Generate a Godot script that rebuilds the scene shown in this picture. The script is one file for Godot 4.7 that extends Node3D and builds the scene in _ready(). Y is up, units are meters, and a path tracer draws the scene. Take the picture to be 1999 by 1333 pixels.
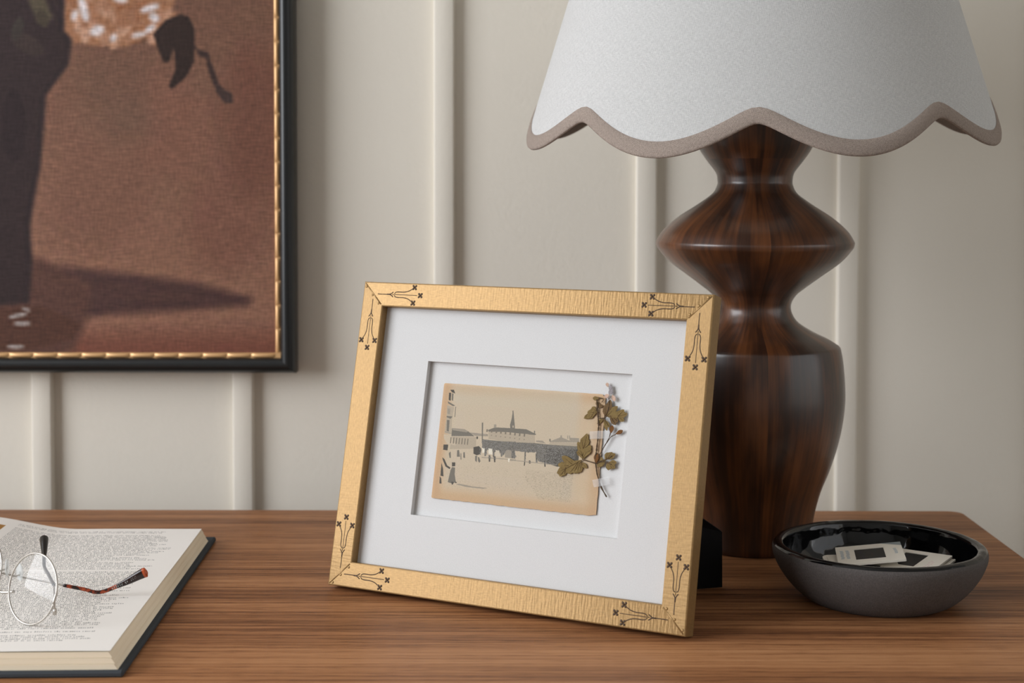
extends Node3D
# A desk corner by a panelled wall: gilt photo frame, turned wooden lamp, black bowl of slides, open book with spectacles, framed painting.
# y up, metres. The table top is y = 0, its back edge z = 0; the wall panel stands at z = WALL.

const CAM_H := 0.3118
const CAM_Z := 1.4223
const FOCAL_PX := 2951.3
const WALL := -0.112
const FLOOR_Y := -0.76
const CEIL_Y := 1.95
const X_L := -2.3
const X_R := 2.5
const Z_F := 4.3

var M := {}
var used := {}


# ------------------------------------------------------------------ nodes

func numbered(n: String) -> String:
	if not used.has(n):
		used[n] = 0
		return n
	used[n] += 1
	return "%s_%03d" % [n, used[n]]


func tag(o: Node, label: String, category := "", group := "", kind := "") -> void:
	if label: o.set_meta("label", label)
	if category: o.set_meta("category", category)
	if group: o.set_meta("group", group)
	if kind: o.set_meta("kind", kind)


func thing(called: String, label: String, category: String, at: Vector3, basis := Basis.IDENTITY, group := "") -> Node3D:
	var o := Node3D.new()
	o.name = numbered(called)
	o.transform = Transform3D(basis, at)
	tag(o, label, category, group)
	add_child(o)
	return o


func part(called: String, mesh: Mesh, mat: Material, parent: Node, label := "") -> MeshInstance3D:
	var o := MeshInstance3D.new()
	o.name = called
	o.mesh = mesh
	o.material_override = mat
	o.cast_shadow = GeometryInstance3D.SHADOW_CASTING_SETTING_ON
	if label: o.set_meta("label", label)
	parent.add_child(o, true)
	return o


func struct(called: String, mesh: Mesh, mat: Material, parent: Node = self) -> MeshInstance3D:
	var o := MeshInstance3D.new()
	o.name = called
	o.mesh = mesh
	o.material_override = mat
	parent.add_child(o, true)
	if parent == self: o.set_meta("kind", "structure")
	return o


# ------------------------------------------------------------------ mesh helpers

func begin(smooth := true) -> SurfaceTool:
	var st := SurfaceTool.new()
	st.begin(Mesh.PRIMITIVE_TRIANGLES)
	st.set_smooth_group(0 if smooth else -1)
	return st


func done(st: SurfaceTool) -> ArrayMesh:
	st.generate_normals()
	return st.commit()


func vert(st: SurfaceTool, p: Vector3, uv: Vector2) -> void:
	st.set_uv(uv)
	st.add_vertex(p)


func tri(st: SurfaceTool, a: Vector3, b: Vector3, c: Vector3, ua := Vector2.ZERO, ub := Vector2.ZERO, uc := Vector2.ZERO) -> void:
	# a, b, c run counter-clockwise as seen from outside
	vert(st, a, ua); vert(st, c, uc); vert(st, b, ub)


func face(st: SurfaceTool, pts: Array, centre: Vector3, uvx := Vector3.RIGHT, uvy := Vector3.UP) -> void:
	# a flat convex face, turned to look away from centre
	var n: Vector3 = (pts[1] - pts[0]).cross(pts[2] - pts[0])
	var mid := Vector3.ZERO
	for p in pts: mid += p / pts.size()
	var q := pts.duplicate()
	if n.dot(mid - centre) < 0: q.reverse()
	for i in range(1, q.size() - 1):
		tri(st, q[0], q[i], q[i + 1], Vector2(q[0].dot(uvx), q[0].dot(uvy)), Vector2(q[i].dot(uvx), q[i].dot(uvy)), Vector2(q[i + 1].dot(uvx), q[i + 1].dot(uvy)))


func rbox(st: SurfaceTool, lo: Vector3, hi: Vector3, bevel := 0.0, xf := Transform3D.IDENTITY) -> void:
	# a box with chamfered edges
	var c := xf * ((lo + hi) / 2)
	var b := minf(bevel, minf(hi.x - lo.x, minf(hi.y - lo.y, hi.z - lo.z)) * 0.45)
	var P := func(s: Vector3, axis: int) -> Vector3:
		var p := Vector3(hi.x if s.x > 0 else lo.x, hi.y if s.y > 0 else lo.y, hi.z if s.z > 0 else lo.z)
		for k in 3:
			if k != axis: p[k] -= s[k] * b
		return xf * p
	for k in 3:
		var k1 := (k + 1) % 3
		var k2 := (k + 2) % 3
		for s in [-1, 1]:
			var pts := []
			for t in [[-1, -1], [1, -1], [1, 1], [-1, 1]]:
				var v := Vector3.ZERO
				v[k] = s; v[k1] = t[0]; v[k2] = t[1]
				pts.append(P.call(v, k))
			var ux := xf.basis * (Vector3.RIGHT if k != 0 else Vector3.BACK)
			var uy := xf.basis * (Vector3.UP if k != 1 else Vector3.BACK)
			face(st, pts, c, ux, uy)
			if b > 0:
				for t in [-1, 1]:
					var v1 := Vector3.ZERO
					var v2 := Vector3.ZERO
					v1[k] = -1; v1[k1] = s; v1[k2] = t
					v2[k] = 1; v2[k1] = s; v2[k2] = t
					face(st, [P.call(v1, k1), P.call(v1, k2), P.call(v2, k2), P.call(v2, k1)], c)
	if b > 0:
		for i in 8:
			var v := Vector3(1 if i & 1 else -1, 1 if i & 2 else -1, 1 if i & 4 else -1)
			face(st, [P.call(v, 0), P.call(v, 1), P.call(v, 2)], c)


func box(lo: Vector3, hi: Vector3, bevel := 0.0) -> ArrayMesh:
	var st := begin(false)
	rbox(st, lo, hi, bevel)
	return done(st)


func grid(st: SurfaceTool, rows: Array, uvs: Array = [], flip := false) -> void:
	# rows of points; seen from outside, columns run right and rows run up
	for i in rows.size() - 1:
		for j in rows[0].size() - 1:
			var a: Vector3 = rows[i][j]
			var b: Vector3 = rows[i][j + 1]
			var c: Vector3 = rows[i + 1][j + 1]
			var d: Vector3 = rows[i + 1][j]
			var u := [Vector2(j, i), Vector2(j + 1, i), Vector2(j + 1, i + 1), Vector2(j, i + 1)]
			if uvs.size(): u = [uvs[i][j], uvs[i][j + 1], uvs[i + 1][j + 1], uvs[i + 1][j]]
			if flip:
				tri(st, a, c, b, u[0], u[2], u[1]); tri(st, a, d, c, u[0], u[3], u[2])
			else:
				tri(st, a, b, c, u[0], u[1], u[2]); tri(st, a, c, d, u[0], u[2], u[3])


func lathe(st: SurfaceTool, prof: PackedVector2Array, segs := 96, us := 1.0, vs := 1.0, wobble := 0.0, seed_ := 1, swap := false) -> void:
	# prof: (radius, height), outer side to the right of the way it runs
	var rows := []
	var uvs := []
	var run := 0.0
	var nz := FastNoiseLite.new()
	nz.seed = seed_
	nz.frequency = 1.0
	for i in prof.size():
		if i: run += prof[i].distance_to(prof[i - 1])
		var row := PackedVector3Array()
		var uv := PackedVector2Array()
		for j in segs + 1:
			var t := TAU * (j % segs) / segs
			var r := prof[i].x
			var y := prof[i].y
			if wobble > 0 and r > 0.001:
				r += wobble * nz.get_noise_3d(sin(t) * 1.3, cos(t) * 1.3, y * 14)
				y += 0.7 * wobble * nz.get_noise_3d(sin(t) * 1.5 + 9, cos(t) * 1.5, 3) * clampf(y / 0.03, 0, 1)
			row.append(Vector3(r * sin(t), y, r * cos(t)))
			uv.append(Vector2(vs * run, us * j / segs) if swap else Vector2(us * j / segs, vs * run))
		rows.append(row)
		uvs.append(uv)
	grid(st, rows, uvs)


func smooth_profile(pts: PackedVector2Array, n := 6) -> PackedVector2Array:
	# Catmull-Rom through the points
	var out := PackedVector2Array()
	for i in pts.size() - 1:
		var a := pts[maxi(i - 1, 0)]
		var d := pts[mini(i + 2, pts.size() - 1)]
		for k in n: out.append(pts[i].cubic_interpolate(pts[i + 1], a, d, float(k) / n))
	out.append(pts[-1])
	return out


func smooth_path(pts: PackedVector3Array, n := 8) -> PackedVector3Array:
	var out := PackedVector3Array()
	for i in pts.size() - 1:
		var a := pts[maxi(i - 1, 0)]
		var d := pts[mini(i + 2, pts.size() - 1)]
		for k in n: out.append(pts[i].cubic_interpolate(pts[i + 1], a, d, float(k) / n))
	out.append(pts[-1])
	return out


func tube(st: SurfaceTool, pts: PackedVector3Array, radii: PackedFloat32Array, sides := 10, flat := 1.0, flat_axis := Vector3.UP, closed := false) -> void:
	# a round (or flattened along flat_axis) rod along the points
	var rows := []
	var uvs := []
	var ref := flat_axis.normalized()
	var n := pts.size()
	var run := 0.0
	for i in n:
		var d := (pts[mini(i + 1, n - 1)] - pts[maxi(i - 1, 0)])
		if closed: d = pts[(i + 1) % (n - 1)] - pts[(i - 1 + n - 1) % (n - 1)]
		d = d.normalized()
		if i: run += pts[i].distance_to(pts[i - 1])
		var side := d.cross(ref)
		if side.length() < 0.05: side = d.cross(Vector3(0.3, 0.2, 0.9))
		side = side.normalized()
		var up := side.cross(d).normalized()
		var r: float = radii[mini(i, radii.size() - 1)]
		var row := PackedVector3Array()
		var uv := PackedVector2Array()
		for j in sides + 1:
			var t := -TAU * (j % sides) / sides
			row.append(pts[i] + side * cos(t) * r + up * sin(t) * r * flat)
			uv.append(Vector2(run, float(j) / sides))
		rows.append(row)
		uvs.append(uv)
	grid(st, rows, uvs, true)
	if not closed:
		for e in [0, n - 1]:
			var row: PackedVector3Array = rows[e]
			for j in sides:
				if e == 0: tri(st, pts[e], row[j], row[j + 1], uvs[e][j], uvs[e][j], uvs[e][j])
				else: tri(st, pts[e], row[j + 1], row[j], uvs[e][j], uvs[e][j], uvs[e][j])


func area2(p: PackedVector2Array) -> float:
	var s := 0.0
	for i in p.size(): s += p[i].cross(p[(i + 1) % p.size()])
	return s


func prism(st: SurfaceTool, poly_in: PackedVector2Array, z0: float, z1: float, xf := Transform3D.IDENTITY, uv0 := Vector2.ZERO, uvs := Vector2.ONE, bump := PackedFloat32Array()) -> void:
	# a flat outline given thickness from z0 (back) to z1 (front)
	var poly := poly_in
	if area2(poly) < 0:
		poly = poly.duplicate()
		poly.reverse()
	var n := poly.size()
	var idx := Geometry2D.triangulate_polygon(poly)
	var h := func(i: int) -> float: return bump[i % bump.size()] if bump.size() else 0.0
	for k in range(0, idx.size(), 3):
		var t := [idx[k], idx[k + 1], idx[k + 2]]
		var a := poly[t[0]]
		if (poly[t[1]] - a).cross(poly[t[2]] - a) < 0: t = [idx[k], idx[k + 2], idx[k + 1]]
		var f := []
		var g := []
		var u := []
		for i in t:
			f.append(xf * Vector3(poly[i].x, poly[i].y, z1 + h.call(i)))
			g.append(xf * Vector3(poly[i].x, poly[i].y, z0 + h.call(i)))
			u.append((poly[i] - uv0) * uvs)
		tri(st, f[0], f[1], f[2], u[0], u[1], u[2])
		tri(st, g[0], g[2], g[1], u[0], u[2], u[1])
	for i in n:
		var j := (i + 1) % n
		var a := xf * Vector3(poly[i].x, poly[i].y, z0 + h.call(i))
		var b := xf * Vector3(poly[j].x, poly[j].y, z0 + h.call(j))
		var c := xf * Vector3(poly[j].x, poly[j].y, z1 + h.call(j))
		var d := xf * Vector3(poly[i].x, poly[i].y, z1 + h.call(i))
		var ui := (poly[i] - uv0) * uvs
		var uj := (poly[j] - uv0) * uvs
		tri(st, a, b, c, ui, uj, uj)
		tri(st, a, c, d, ui, uj, ui)


func dome(st: SurfaceTool, at: Vector3, rx: float, ry: float, turn: float, height: float, segs := 10, rings := 4) -> void:
	# half an ellipsoid standing on the xy plane, bulging towards +z
	var rows := []
	for i in rings + 1:
		var e := PI / 2 * i / rings
		var row := PackedVector3Array()
		for j in segs + 1:
			var t := TAU * (j % segs) / segs
			var p := Vector2(cos(t) * rx, sin(t) * ry).rotated(turn) * cos(e)
			row.append(at + Vector3(p.x, p.y, sin(e) * height))
		rows.append(row)
	grid(st, rows)


func v2(a: Array, k := 1.0, off := Vector2.ZERO) -> PackedVector2Array:
	var out := PackedVector2Array()
	for i in range(0, a.size(), 2): out.append(Vector2(a[i], a[i + 1]) * k + off)
	return out


# ------------------------------------------------------------------ materials and computed textures

func mat(c: Color, rough := 0.6, metal := 0.0, spec := 0.5) -> StandardMaterial3D:
	var m := StandardMaterial3D.new()
	m.albedo_color = c
	m.roughness = rough
	m.metallic = metal
	m.metallic_specular = spec
	return m


func noise(seed_: int, freq: float, oct := 4, kind := FastNoiseLite.TYPE_SIMPLEX_SMOOTH) -> FastNoiseLite:
	var n := FastNoiseLite.new()
	n.seed = seed_
	n.frequency = freq
	n.noise_type = kind
	n.fractal_octaves = oct
	return n


func field(w: int, h: int, w0: int, h0: int, seed_: int, freq: float, oct := 4) -> PackedByteArray:
	# noise drawn at w0 x h0 and stretched to w x h: stretched noise is grain
	var im := noise(seed_, freq, oct).get_image(w0, h0)
	im.convert(Image.FORMAT_L8)
	im.resize(w, h, Image.INTERPOLATE_CUBIC)
	return im.get_data()


func picture(w: int, h: int, data: PackedByteArray, grey := false) -> ImageTexture:
	return ImageTexture.create_from_image(Image.create_from_data(w, h, false, Image.FORMAT_L8 if grey else Image.FORMAT_RGB8, data))


func ramp(stops: Array) -> PackedByteArray:
	# 256 RGB entries from [position, Color] stops
	var g := Gradient.new()
	g.offsets = PackedFloat32Array(stops.map(func(s): return s[0]))
	g.colors = PackedColorArray(stops.map(func(s): return s[1]))
	var out := PackedByteArray()
	for i in 256:
		var c := g.sample(i / 255.0)
		out.append(c.r8); out.append(c.g8); out.append(c.b8)
	return out


func wood(w: int, h: int, seed_: int, stops: Array, figure: int, pores: int, streak := 24, fine := 5, f1 := 0.012, f2 := 0.16, f3 := 0.05) -> Array:
	# [colour, roughness-and-relief]: long streaks along u, fine dark pores
	var a := field(w, h, maxi(8, w / streak), h, seed_, f1, 4)
	var b := field(w, h, maxi(8, w / fine), h, seed_ + 1, f2, 2)
	var c := field(w, h, maxi(8, w / 40), h, seed_ + 2, f3, 3)
	var lut := ramp(stops)
	var col := PackedByteArray()
	col.resize(w * h * 3)
	var rel := PackedByteArray()
	rel.resize(w * h)
	var k := 0
	for i in w * h:
		var v := ((a[i] * figure + c[i] * (256 - figure)) >> 8)
		var p := b[i]
		if p < 96: v -= ((96 - p) * pores) >> 6
		else: v += (p - 128) >> 4
		v = clampi(v, 0, 255)
		rel[i] = 255 if p >= 84 else 255 - (84 - p) * 3
		v *= 3
		col[k] = lut[v]; col[k + 1] = lut[v + 1]; col[k + 2] = lut[v + 2]
		k += 3
	return [picture(w, h, col), picture(w, h, rel, true)]


func fill_poly(im: Image, p: PackedVector2Array, c: Color) -> void:
	# scanline fill, a pixel at a time in rows
	var y0 := p[0].y
	var y1 := p[0].y
	for q in p:
		y0 = minf(y0, q.y)
		y1 = maxf(y1, q.y)
	for y in range(maxi(0, int(floor(y0))), mini(im.get_height(), int(ceil(y1)) + 1)):
		var xs := []
		var yc := y + 0.5
		for i in p.size():
			var a := p[i]
			var b := p[(i + 1) % p.size()]
			if (a.y <= yc) != (b.y <= yc): xs.append(a.x + (yc - a.y) / (b.y - a.y) * (b.x - a.x))
		xs.sort()
		for i in range(0, xs.size() - 1, 2):
			var x0 := int(round(xs[i]))
			im.fill_rect(Rect2i(x0, y, maxi(1, int(round(xs[i + 1])) - x0), 1), c)


func blob(im: Image, at: Vector2, rx: float, ry: float, turn: float, c: Color) -> void:
	var p := PackedVector2Array()
	for i in 20: p.append(at + Vector2(cos(TAU * i / 20) * rx, sin(TAU * i / 20) * ry).rotated(turn))
	fill_poly(im, p, c)


func soften(im: Image, k: int) -> void:
	var w := im.get_width()
	var h := im.get_height()
	im.resize(w / k, h / k, Image.INTERPOLATE_LANCZOS)
	im.resize(w, h, Image.INTERPOLATE_CUBIC)


func grain(im: Image, seed_: int, amount: int, sx := 1, sy := 1, amount2 := 0) -> void:
	# multiplies an RGB8 image by noise, plus a woven thread pattern where asked
	var w := im.get_width()
	var h := im.get_height()
	var a := field(w, h, maxi(8, w / sx), maxi(8, h / sy), seed_, 0.3, 3)
	var b := field(w, h, w, maxi(8, h / 8), seed_ + 7, 0.35, 2)
	var c := field(w, h, maxi(8, w / 8), h, seed_ + 9, 0.35, 2)
	var d := im.get_data()
	var k := 0
	for i in w * h:
		var f := 256 + (((a[i] - 128) * amount) >> 7) + (((b[i] + c[i] - 256) * amount2) >> 8)
		for _j in 3:
			d[k] = clampi((d[k] * f) >> 8, 0, 255)
			k += 1
	im.set_data(w, h, false, Image.FORMAT_RGB8, d)


func weave(n: int, threads: int, seed_: int, strength := 16) -> Array:
	# plain weave: [height map, thread tint]
	var a := field(n, n, n, n / 16, seed_, 0.25, 2)
	var b := field(n, n, n / 16, n, seed_ + 1, 0.25, 2)
	var hgt := PackedByteArray()
	var tint := PackedByteArray()
	hgt.resize(n * n)
	tint.resize(n * n * 3)
	var cell := float(n) / threads
	for y in n:
		for x in n:
			var i := y * n + x
			var over := (int(x / cell) + int(y / cell)) & 1
			var fx := absf(sin(PI * x / cell))
			var fy := absf(sin(PI * y / cell))
			var v := (fx * (0.55 + 0.45 * fy) if over else fy * (0.55 + 0.45 * fx))
			var slub := (a[i] if over else b[i]) - 128
			hgt[i] = clampi(int(v * 190) + slub / 3 + 30, 0, 255)
			var t := clampi(240 + slub * strength / 160 + int(v * strength) - strength, 0, 255)
			tint[i * 3] = t; tint[i * 3 + 1] = t; tint[i * 3 + 2] = t
	return [picture(n, n, hgt, true), picture(n, n, tint)]


func materials() -> void:
	M.wall = mat(Color8(228, 221, 208), 0.62, 0.0, 0.35)
	var wn := NoiseTexture2D.new()
	wn.width = 256; wn.height = 256; wn.seamless = true
	wn.noise = noise(5, 0.06, 3)
	M.wall.heightmap_enabled = true
	M.wall.heightmap_texture = wn
	M.wall.heightmap_scale = 0.012
	M.wall.uv1_triplanar = true
	M.wall.uv1_world_triplanar = true
	M.wall.uv1_scale = Vector3.ONE * 9
	M.plaster = mat(Color8(190, 189, 186), 0.9)
	M.white_paint = mat(Color8(232, 230, 225), 0.5)
	M.floor = mat(Color8(116, 104, 92), 0.55)
	M.pane = mat(Color(1, 1, 1, 0.05), 0.02)
	M.pane.transparency = BaseMaterial3D.TRANSPARENCY_ALPHA

	# table top: straight-grained walnut
	var w := wood(2048, 2048, 11, [[0.0, Color8(76, 46, 28)], [0.3, Color8(132, 86, 54)], [0.55, Color8(168, 116, 76)], [1.0, Color8(200, 148, 104)]], 128, 100, 26, 26, 0.005, 0.34, 0.05)
	M.walnut = mat(Color.WHITE, 0.5, 0.0, 0.36)
	M.walnut.albedo_texture = w[0]
	M.walnut.heightmap_enabled = true
	M.walnut.heightmap_texture = w[1]
	M.walnut.heightmap_scale = 0.01
	M.walnut_body = mat(Color8(120, 78, 50), 0.5)

	# lamp base: dark stained, lacquered
	var lw := wood(1024, 1024, 41, [[0.0, Color8(30, 16, 10)], [0.35, Color8(56, 31, 17)], [0.6, Color8(90, 51, 25)], [1.0, Color8(132, 78, 39)]], 190, 20, 2, 12, 0.006, 0.3, 0.05)
	M.lamp_wood = mat(Color.WHITE, 0.42, 0.0, 0.5)
	M.lamp_wood.albedo_texture = lw[0]
	M.lamp_wood.clearcoat_enabled = true
	M.lamp_wood.clearcoat = 0.6
	M.lamp_wood.clearcoat_roughness = 0.22
	M.brass = mat(Color8(196, 160, 92), 0.3, 1.0)
	M.bulb = mat(Color8(236, 232, 222), 0.35)

	# linen
	var lin := weave(512, 64, 3, 46)
	M.linen = mat(Color8(250, 249, 247), 0.95, 0.0, 0.2)
	M.linen.albedo_texture = lin[1]
	M.linen.heightmap_enabled = true
	M.linen.heightmap_texture = lin[0]
	M.linen.heightmap_scale = 0.03
	M.linen.uv1_scale = Vector3(30, 28, 1)
	M.linen.backlight_enabled = true
	M.linen.backlight = Color(0.22, 0.21, 0.2)
	var lin2 := weave(512, 48, 8, 90)
	M.trim_linen = mat(Color8(232, 212, 198), 0.95, 0.0, 0.2)
	M.trim_linen.albedo_texture = lin2[1]
	M.trim_linen.heightmap_enabled = true
	M.trim_linen.heightmap_texture = lin[0]
	M.trim_linen.heightmap_scale = 0.04
	M.trim_linen.uv1_scale = Vector3(45, 1.0, 1)

	# gold leaf
	var gw := 512
	var gi := Image.create(gw, gw, false, Image.FORMAT_RGB8)
	gi.fill(Color8(152, 121, 78))
	grain(gi, 21, 26, 10, 1, 26)
	M.gold = mat(Color.WHITE, 0.36, 0.42, 0.4)
	M.gold.anisotropy_enabled = true
	M.gold.anisotropy = -0.8
	M.gold.albedo_texture = ImageTexture.create_from_image(gi)
	var gr := field(gw, gw, gw, gw / 6, 27, 0.08, 4)
	M.gold.heightmap_enabled = true
	M.gold.heightmap_texture = picture(gw, gw, gr, true)
	M.gold.heightmap_scale = 0.006
	M.gold.uv1_triplanar = true
	M.gold.uv1_scale = Vector3.ONE * 11
	M.groove = mat(Color8(74, 54, 36), 0.6, 0.2)
	M.gold_bright = mat(Color8(240, 208, 150), 0.35, 0.6)

	# paper goods
	var mi := Image.create(256, 256, false, Image.FORMAT_RGB8)
	mi.fill(Color8(214, 213, 212))
	grain(mi, 31, 8, 1, 1, 3)
	M.mat_board = mat(Color.WHITE, 0.95, 0.0, 0.2)
	M.mat_board.albedo_texture = ImageTexture.create_from_image(mi)
	M.mat_board.uv1_triplanar = true
	M.mat_board.uv1_scale = Vector3.ONE * 16
	M.backing = M.mat_board.duplicate()
	M.black_card = mat(Color8(16, 16, 17), 0.75, 0.0, 0.3)
	M.tape = mat(Color(0.88, 0.88, 0.88, 0.17), 0.5)
	M.tape.transparency = BaseMaterial3D.TRANSPARENCY_ALPHA
	M.card = mat(Color.WHITE, 0.9, 0.0, 0.2)
	M.card.albedo_texture = card_print()
	M.leaf = speckled(Color8(128, 108, 70), 40, 61)
	M.leaf_brown = speckled(Color8(112, 90, 64), 40, 62)
	M.pod = speckled(Color8(116, 80, 48), 30, 63)
	M.petal = speckled(Color8(200, 170, 152), 30, 64)
	M.petal_grey = speckled(Color8(150, 144, 146), 30, 65)
	M.stem = mat(Color8(78, 60, 40), 0.8)

	# painting
	M.painting = mat(Color.WHITE, 0.6, 0.0, 0.3)
	M.painting.albedo_texture = painting_print()
	M.painting.texture_repeat = false
	M.black_wood = mat(Color8(26, 27, 28), 0.32, 0.0, 0.5)
	M.gilt = mat(Color8(222, 176, 124), 0.4, 0.4)

	# book
	M.cloth = speckled(Color8(68, 72, 76), 16, 71)
	M.page = mat(Color.WHITE, 0.85, 0.0, 0.25)
	M.page.albedo_texture = page_print()
	M.page.texture_repeat = false
	var pb := PackedByteArray()
	pb.resize(64 * 256 * 3)
	var rng := noise(77, 0.9, 1)
	for y in 256:
		var s := rng.get_noise_1d(y * 1.7) * 9 + (-10 if y % 61 < 3 else 0)
		for x in 64:
			var k := (y * 64 + x) * 3
			pb[k] = clampi(int(248 + s), 0, 255); pb[k + 1] = clampi(int(234 + s), 0, 255); pb[k + 2] = clampi(int(208 + s), 0, 255)
	M.page_edges = mat(Color.WHITE, 0.9, 0.0, 0.2)
	M.page_edges.albedo_texture = picture(64, 256, pb)

	# spectacles
	M.wire = mat(Color8(188, 182, 174), 0.3, 1.0)
	M.lens = mat(Color(1, 1, 1, 0.04), 0.0)
	M.lens.transparency = BaseMaterial3D.TRANSPARENCY_ALPHA
	M.lens.metallic_specular = 0.36
	M.silicone = mat(Color(0.9, 0.92, 0.92, 0.35), 0.3)
	M.silicone.transparency = BaseMaterial3D.TRANSPARENCY_ALPHA
	M.tortoise = mat(Color.WHITE, 0.18, 0.0, 0.5)
	M.tortoise.albedo_texture = tortoise_print()
	M.tortoise.uv1_scale = Vector3(15.6, 1, 1)
	M.tortoise_dark = mat(Color8(34, 27, 23), 0.18)
	M.white_ink = mat(Color8(176, 178, 176), 0.5)

	# bowl and slides
	M.clay = speckled(Color8(88, 84, 82), 70, 81)
	M.clay.roughness = 0.78
	M.clay.heightmap_scale = 0.09
	M.clay.uv1_scale = Vector3(14, 40, 14)
	M.glaze = mat(Color8(7, 7, 8), 0.07, 0.0, 0.5)
	var gz := NoiseTexture2D.new()
	gz.width = 256; gz.height = 256; gz.seamless = true
	gz.noise = noise(91, 0.012, 3)
	M.glaze.heightmap_enabled = true
	M.glaze.heightmap_texture = gz
	M.glaze.heightmap_scale = 0.05
	M.glaze.uv1_triplanar = true
	M.glaze.uv1_scale = Vector3.ONE * 14
	M.mount = mat(Color8(252, 245, 232), 0.7)
	M.mount_edge = mat(Color8(206, 192, 170), 0.8)
	M.film = mat(Color8(150, 150, 150), 0.4, 0.0, 0.25)
	M.film.albedo_texture = film_print()
	M.blue_ink = mat(Color8(156, 176, 190), 0.7)
	M.pink_ink = mat(Color8(228, 160, 178), 0.8)
	M.grey_label = mat(Color8(150, 158, 160), 0.6)


func speckled(c: Color, amount: int, seed_: int) -> StandardMaterial3D:
	var im := Image.create(256, 256, false, Image.FORMAT_RGB8)
	im.fill(c)
	grain(im, seed_, amount, 1, 1, amount)
	var m := mat(Color.WHITE, 0.88, 0.0, 0.25)
	m.albedo_texture = ImageTexture.create_from_image(im)
	m.heightmap_enabled = true
	m.heightmap_texture = m.albedo_texture
	m.heightmap_scale = 0.015
	m.uv1_triplanar = true
	m.uv1_scale = Vector3.ONE * 20
	return m


func card_print() -> ImageTexture:
	# an old half-tone view: a town square with a clock-towered hall behind clipped trees
	var W := 1000
	var H := 650
	var im := Image.create(W, H, false, Image.FORMAT_RGB8)
	im.fill(Color8(196, 174, 146))
	# yellowed more towards the edges of the card
	for k in 24:
		var c := Color8(190, 155, 120).lerp(Color8(198, 176, 148), k / 23.0)
		im.fill_rect(Rect2i(k * 3, k * 2, W - k * 5, H - k * 4), c)
	fill_poly(im, v2(CARD[0][1]), CARD[0][0])
	im.resize(20, 13, Image.INTERPOLATE_LANCZOS)
	im.resize(W, H, Image.INTERPOLATE_CUBIC)
	for p in CARD.slice(1): fill_poly(im, v2(p[1]), p[0])
	# windows of the hall, columns of the market hall, fence posts
	for k in 9: im.fill_rect(Rect2i(300 + k * 29, 240 + k * 1, 9, 15), Color8(128, 120, 108))
	for k in 9: im.fill_rect(Rect2i(302 + k * 29, 268 + k * 1, 7, 6), Color8(146, 136, 122))
	for k in 7: im.fill_rect(Rect2i(80 + k * 18, 302, 6, 34), Color8(126, 118, 106))
	var rng := RandomNumberGenerator.new()
	rng.seed = 4
	# leaves of the clipped trees
	for k in 9000:
		var p := Vector2(rng.randf_range(270, 850), rng.randf_range(296, 400))
		var g := rng.randi_range(92, 150)
		if absf(im.get_pixelv(p).r8 - 116.0) < 40: im.fill_rect(Rect2i(int(p.x), int(p.y), rng.randi_range(1, 4), rng.randi_range(1, 4)), Color8(g, g - 3, g - 8))
	# worn ground
	for k in 4200:
		var p := Vector2(rng.randf_range(70, 845), rng.randf_range(445, 590))
		if rng.randf() < 0.6:
			p = Vector2(rng.randf_range(560, 850), rng.randf_range(440, 594))
			if p.y - 440 > (p.x - 520) * 1.1: continue
		var c0 := im.get_pixelv(p)
		if c0.r8 > 150: im.fill_rect(Rect2i(int(p.x), int(p.y), rng.randi_range(2, 7), 1), c0.darkened(rng.randf_range(0.02, 0.17)))
	im.resize(W / 2, H / 2, Image.INTERPOLATE_LANCZOS)
	im.resize(W, H, Image.INTERPOLATE_CUBIC)
	grain(im, 17, 9, 2, 2, 8)
	return ImageTexture.create_from_image(im)


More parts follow.
